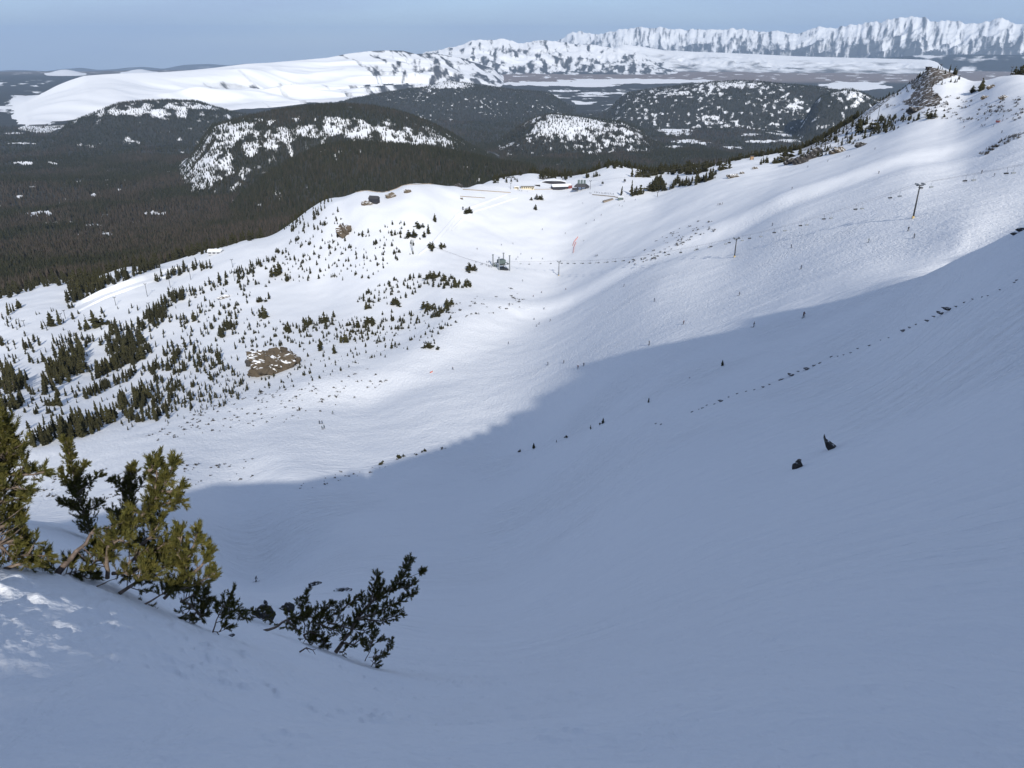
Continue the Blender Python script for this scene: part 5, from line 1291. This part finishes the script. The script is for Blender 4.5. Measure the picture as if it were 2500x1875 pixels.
near_pine('large windblown pine with olive yellow needles and pale leaning stems', [
    [(262,1412,0),(262,1350,0),(268,1312,0),(300,1288,.1),(340,1262,.1),(372,1225,.1),(400,1185,.1),(427,1128,.1),{'thick':.055}],
    [(340,1285,.1),(372,1228,.15),(384,1170,.15),(382,1122,.15),{'twig':.26}],
    [(362,1150,.1),(372,1135,.1),(364,1130,.1),{'twig':.18}],
    [(290,1450,-.2),(330,1424,-.15),(372,1400,-.1),(410,1380,0),(440,1365,.1)],
    [(400,1462,-.1),(440,1424,0),(455,1385,0),(466,1340,0),(484,1298,0),{'thick':.045}],
    [(447,1408,0),(442,1350,0),(444,1294,0),{'twig':.24}],
    [(430,1440,-.1),(475,1428,0),(525,1404,0),{'twig':.26}],
    [(470,1400,0),(500,1375,.1),(512,1340,.1),{'twig':.24}],
    [(345,1480,-.2),(395,1452,-.2),(440,1432,-.15),{'t0':.45,'twig':.26,'thick':.03}],
    [(340,1480,-.15),(350,1500,-.15),(362,1512,-.1),{'twig':.2,'thick':.015,'dense':.7}],
    [(455,1470,.2),(478,1490,.2),(494,1512,.2),{'twig':.30,'thick':.03,'dense':1.3}],
    [(440,1470,.3),(470,1450,.3),(510,1460,.3),{'twig':.28,'thick':.03}],
    [(262,1395,0),(245,1360,.2),(236,1330,.2),{'twig':.26,'thick':.03}],
    [(268,1330,0),(290,1320,-.15),(318,1330,-.2),{'twig':.28}],
    [(300,1390,.3),(340,1350,.4),(400,1330,.45),(425,1318,.45),{'twig':.36,'dense':1.6}],
    [(320,1400,.3),(370,1370,.4),(415,1362,.4),{'twig':.34,'dense':1.5}],
    [(275,1400,.1),(320,1400,-.1),(370,1410,-.15),{'twig':.28}],
    [(370,1240,.1),(405,1228,.05),(445,1222,0),{'twig':.22}],
    [(395,1200,.1),(425,1196,.1),(450,1190,.1),{'twig':.16,'dense':.7}],
    [(225,1436,-.3),(250,1425,-.25),(290,1410,-.2),{'bare':1,'thick':.02}],
    [(345,1330,.2),(375,1300,.3),(392,1262,.3),{'twig':.30,'dense':1.3}]], D4, 1, tuft=.165, spacing=.046)
D2 = dist_at(226, 1320, 11); print('D2', D2)
near_pine('slender dark pine with a thin top rising beside the snag', [
    [(228,1325,0),(205,1250,0),(182,1170,0),(170,1115,0),(164,1078,0),{'thick':.05,'twig':.46,'dense':2.2,'t0':.06}],
    [(195,1225,0),(158,1180,.1),(152,1145,.1),{'twig':.2}],[(185,1190,0),(205,1140,-.1),(213,1132,-.1),{'twig':.2}],[(195,1200,-.1),(225,1172,-.2),(250,1160,-.2),{'twig':.2}],[(205,1250,0),(170,1235,.1),(148,1225,.1),{'twig':.3,'dense':1.3}],[(205,1250,0),(235,1235,0),(250,1228,0),{'twig':.28}]], D2, 2, tuft=.19, spacing=.055, twig=.3)
D3 = dist_at(320, 1335, 11)
near_pine('dense dark pine half hidden behind the olive one', [
    [(318,1335,0),(312,1270,0),(318,1200,0),(324,1138,0),{'thick':.06,'twig':.5,'dense':2.4}],
    [(312,1220,0),(290,1180,0),(272,1170,0),{'twig':.3}],[(318,1200,0),(345,1185,0),(356,1158,0),{'twig':.22,'dense':.6}],[(315,1290,0),(285,1260,0),(272,1245,0),{'twig':.4}],[(315,1290,0),(345,1265,.1),(352,1250,.1),{'twig':.4}]], D3, 3, tuft=.20, spacing=.05, twig=.34)
D1 = dist_at(10, 1385)
near_pine('bushy pine at the margin with sunlit olive boughs over a dark skirt', [
    [(-12,1395,0),(-15,1250,0),(-5,1150,0),(5,1060,0),(0,1035,0),{'thick':.07,'twig':.6,'dense':2.2}],
    [(-10,1150,0),(35,1160,-.1),(75,1160,-.15),(110,1150,-.15),{'twig':.32}],[(-10,1120,0),(25,1105,0),(45,1092,0),{'twig':.3}],[(-10,1190,0),(35,1190,-.1),(60,1205,-.1),{'twig':.34}],[(-10,1230,0),(30,1215,0),(58,1222,0),{'twig':.2,'dense':.6}],
    [(-10,1290,0),(25,1275,0),(50,1270,0),{'twig':.34}],[(-5,1330,0),(20,1325,0),(62,1310,0),{'twig':.36,'dense':1.3}],[(20,1365,0),(60,1355,-.1),(100,1352,-.1),(122,1358,-.1),{'twig':.32,'dense':1.2}],[(40,1300,0),(44,1270,0),(47,1242,0),{'twig':.14,'dense':.6}],[(10,1390,-.1),(50,1372,-.1),(85,1372,-.1),{'twig':.22}],[(-15,1330,0),(10,1340,0),(30,1360,0),{'twig':.34,'dense':1.3}],[(-20,1160,0),(10,1130,-.1),(20,1080,-.1),{'twig':.4,'dense':1.4}]], D1, 4, tuft=.165, spacing=.056)
D5 = dist_at(150, 1402)
near_pine('bare leaning snag with a broken pale tip', [
    [(140,1400,0),(165,1372,0),(190,1345,0),(212,1318,.05),(236,1286,.1),{'bare':1,'thick':.085}],[(222,1305,.05),(245,1290,.1),(285,1282,.1),(300,1276,.1),{'bare':1,'thick':.025}],[(200,1335,0),(220,1352,0),(232,1385,0),{'bare':1,'thick':.018}],[(190,1348,0),(205,1360,0),(215,1370,0),{'bare':1,'thick':.015}]], D5, 5, name='snag', cat='dead tree', base_mat=M_SNAG)
near_pine('low dark dwarf pine sprawling under the snag', [
    [(150,1408,-.05),(135,1390,0),(122,1385,0),{'twig':.22}],[(150,1408,-.05),(180,1392,0),(205,1390,0),(232,1400,0),{'twig':.24}],[(170,1405,0),(180,1375,.1),(182,1362,.1),{'twig':.16}],[(200,1405,0),(215,1412,0),(236,1412,0),{'twig':.18}],[(200,1400,.2),(240,1370,.3),(255,1340,.3),{'twig':.3}]], D5, 6, tuft=.15, spacing=.06, thick=.02)
D6 = dist_at(520, 1545)
near_pine('small dark sapling leaning alone on the snow edge', [
    [(519,1545,0),(530,1512,0),(542,1485,0),(556,1462,0),(566,1448,0),{'thick':.022,'twig':.26,'t0':.4}],[(545,1480,0),(565,1490,0),(580,1500,.1),(604,1510,.1),{'twig':.14}],[(528,1520,0),(545,1512,0),(562,1505,0),{'twig':.14}],[(521,1542,0),(540,1545,0),(560,1530,0),{'twig':.2}],[(535,1500,0),(556,1495,0),(566,1476,0),{'twig':.2}]], D6, 7, tuft=.13, spacing=.07, thick=.012)
D7 = dist_at(650, 1520, 14)
near_pine('matted dwarf pine over the grey boulder', [
    [(640,1512,0),(622,1500,0),(616,1490,0),{'twig':.3}],[(640,1512,-.3),(650,1495,-.3),(648,1485,-.3),{'twig':.3}],[(640,1512,-.2),(662,1512,-.3),(674,1530,-.3),{'twig':.3}],[(604,1503,0),(596,1500,0),(585,1494,0),{'twig':.2}]], D7, 8, tuft=.20, spacing=.12, thick=.02, name='dwarf_pine', cat='shrub')
D8 = dist_at(825, 1597)
near_pine('dark windswept pine leaning out over the shaded bowl', [
    [(820,1592,0),(838,1565,0),(856,1545,0),(872,1510,.05),(905,1472,.05),(950,1440,.05),(975,1425,.05),(992,1392,.05),(1003,1365,.05),{'thick':.10,'twig':.30,'t0':.22,'dense':1.5}],
    [(622,1558,-.5),(630,1545,-.5),(650,1538,-.5),(680,1528,-.4),(700,1512,-.3),(740,1505,-.2),(800,1510,-.1),{'thick':.07,'t0':.45,'twig':.3,'dense':1.3}],
    [(742,1545,.1),(746,1500,.1),(746,1465,.1),(752,1445,.1),{'thick':.035,'twig':.16,'t0':.2,'dense':.8}],
    [(742,1550,.1),(760,1540,0),(790,1565,0),(798,1580,0),{'twig':.30,'dense':1.8}],[(742,1550,.1),(752,1565,0),(765,1555,0),{'twig':.30,'dense':2.2}],
    [(872,1510,0),(910,1500,-.1),(960,1475,-.1),(1012,1448,-.1),{'twig':.26,'dense':1.4}],[(872,1512,0),(930,1515,-.1),(980,1500,-.1),{'twig':.30,'dense':1.3}],[(905,1472,0),(912,1440,0),(921,1402,0),{'twig':.2,'dense':1.2}],[(910,1470,0),(930,1440,0),(936,1424,0),{'twig':.16}],
    [(985,1420,0),(1005,1405,0),(1033,1394,0),{'thick':.02,'t0':.75,'twig':.12}],[(950,1440,0),(985,1435,0),(1015,1422,0),{'twig':.2}],[(930,1455,.1),(945,1435,.1),(958,1430,.1),{'bare':1,'thick':.012}],
    [(800,1515,0),(830,1490,.1),(860,1470,.1),(885,1458,.1),{'twig':.26,'dense':1.2}],[(760,1520,0),(785,1490,.1),(812,1472,.1),{'twig':.28,'dense':1.4}],[(742,1500,.1),(732,1480,.1),(734,1462,.1),{'twig':.14,'dense':.7}],[(800,1520,0),(840,1530,0),(880,1540,0),(910,1530,0),{'twig':.28,'dense':1.3}],[(840,1570,-.1),(860,1575,-.1),(885,1560,-.1),{'twig':.22}],[(828,1592,-.1),(840,1590,-.1),(846,1580,-.1),{'twig':.16}],[(700,1515,-.3),(718,1530,-.3),(730,1540,-.2),{'twig':.2}],[(770,1520,0),(820,1540,.1),(840,1550,.1),{'twig':.3,'dense':1.2}]], D8, 9, tuft=.165, spacing=.075)
D9 = dist_at(900, 1625)
near_pine('scrawny sapling with drooping tufts at the foot of the windswept pine', [
    [(891,1614,0),(903,1590,0),(909,1565,0),(914,1540,0),{'thick':.02,'twig':.28,'t0':.25}],[(900,1605,0),(920,1600,0),(945,1598,0),{'twig':.2}],[(905,1612,0),(915,1622,0),(922,1628,0),{'twig':.22,'dense':1.8}],[(945,1600,0),(952,1580,0),(958,1560,0),{'twig':.1,'thick':.008}],[(905,1575,0),(925,1568,0),(938,1562,0),{'twig':.16}],[(905,1590,0),(892,1575,0),(886,1570,0),{'twig':.14}]], D9, 10, tuft=.13, spacing=.06, thick=.012)
near_pine('dead forked branch lying on the snow under the windswept pine', [
    [(731,1592,0),(748,1584,0),(765,1586,0),(770,1598,0),{'bare':1,'thick':.03}],[(748,1584,0),(758,1594,0),{'bare':1,'thick':.015}],[(765,1586,0),(774,1583,0),{'bare':1,'thick':.012}]], dist_at(750, 1600), 11, name='dead_branch', cat='branch', base_mat=M_SNAG)
for u_, v_, D_ in ((226,1320,D2),(170,1120,D2),(320,1335,D3),(324,1140,D3),(300,1445,D4),(382,1125,D4),(10,1385,D1),(5,1040,D1)):
    az_, q_ = pix(u_, v_); x_, y_, z_ = D_ * math.sin(az_), D_ * math.cos(az_), D_ * float(q_)
    L_ = (y_ - YC) / -SUND[1] * 1.0
    print('XC', u_, v_, round(D_, 1), 'x', round(x_ + SUND[0] * L_, 2), 'need', round(z_ + SUND[2] * L_, 2), 'have', round(float(crest(np.array([x_ + SUND[0] * L_]))[0]), 2))
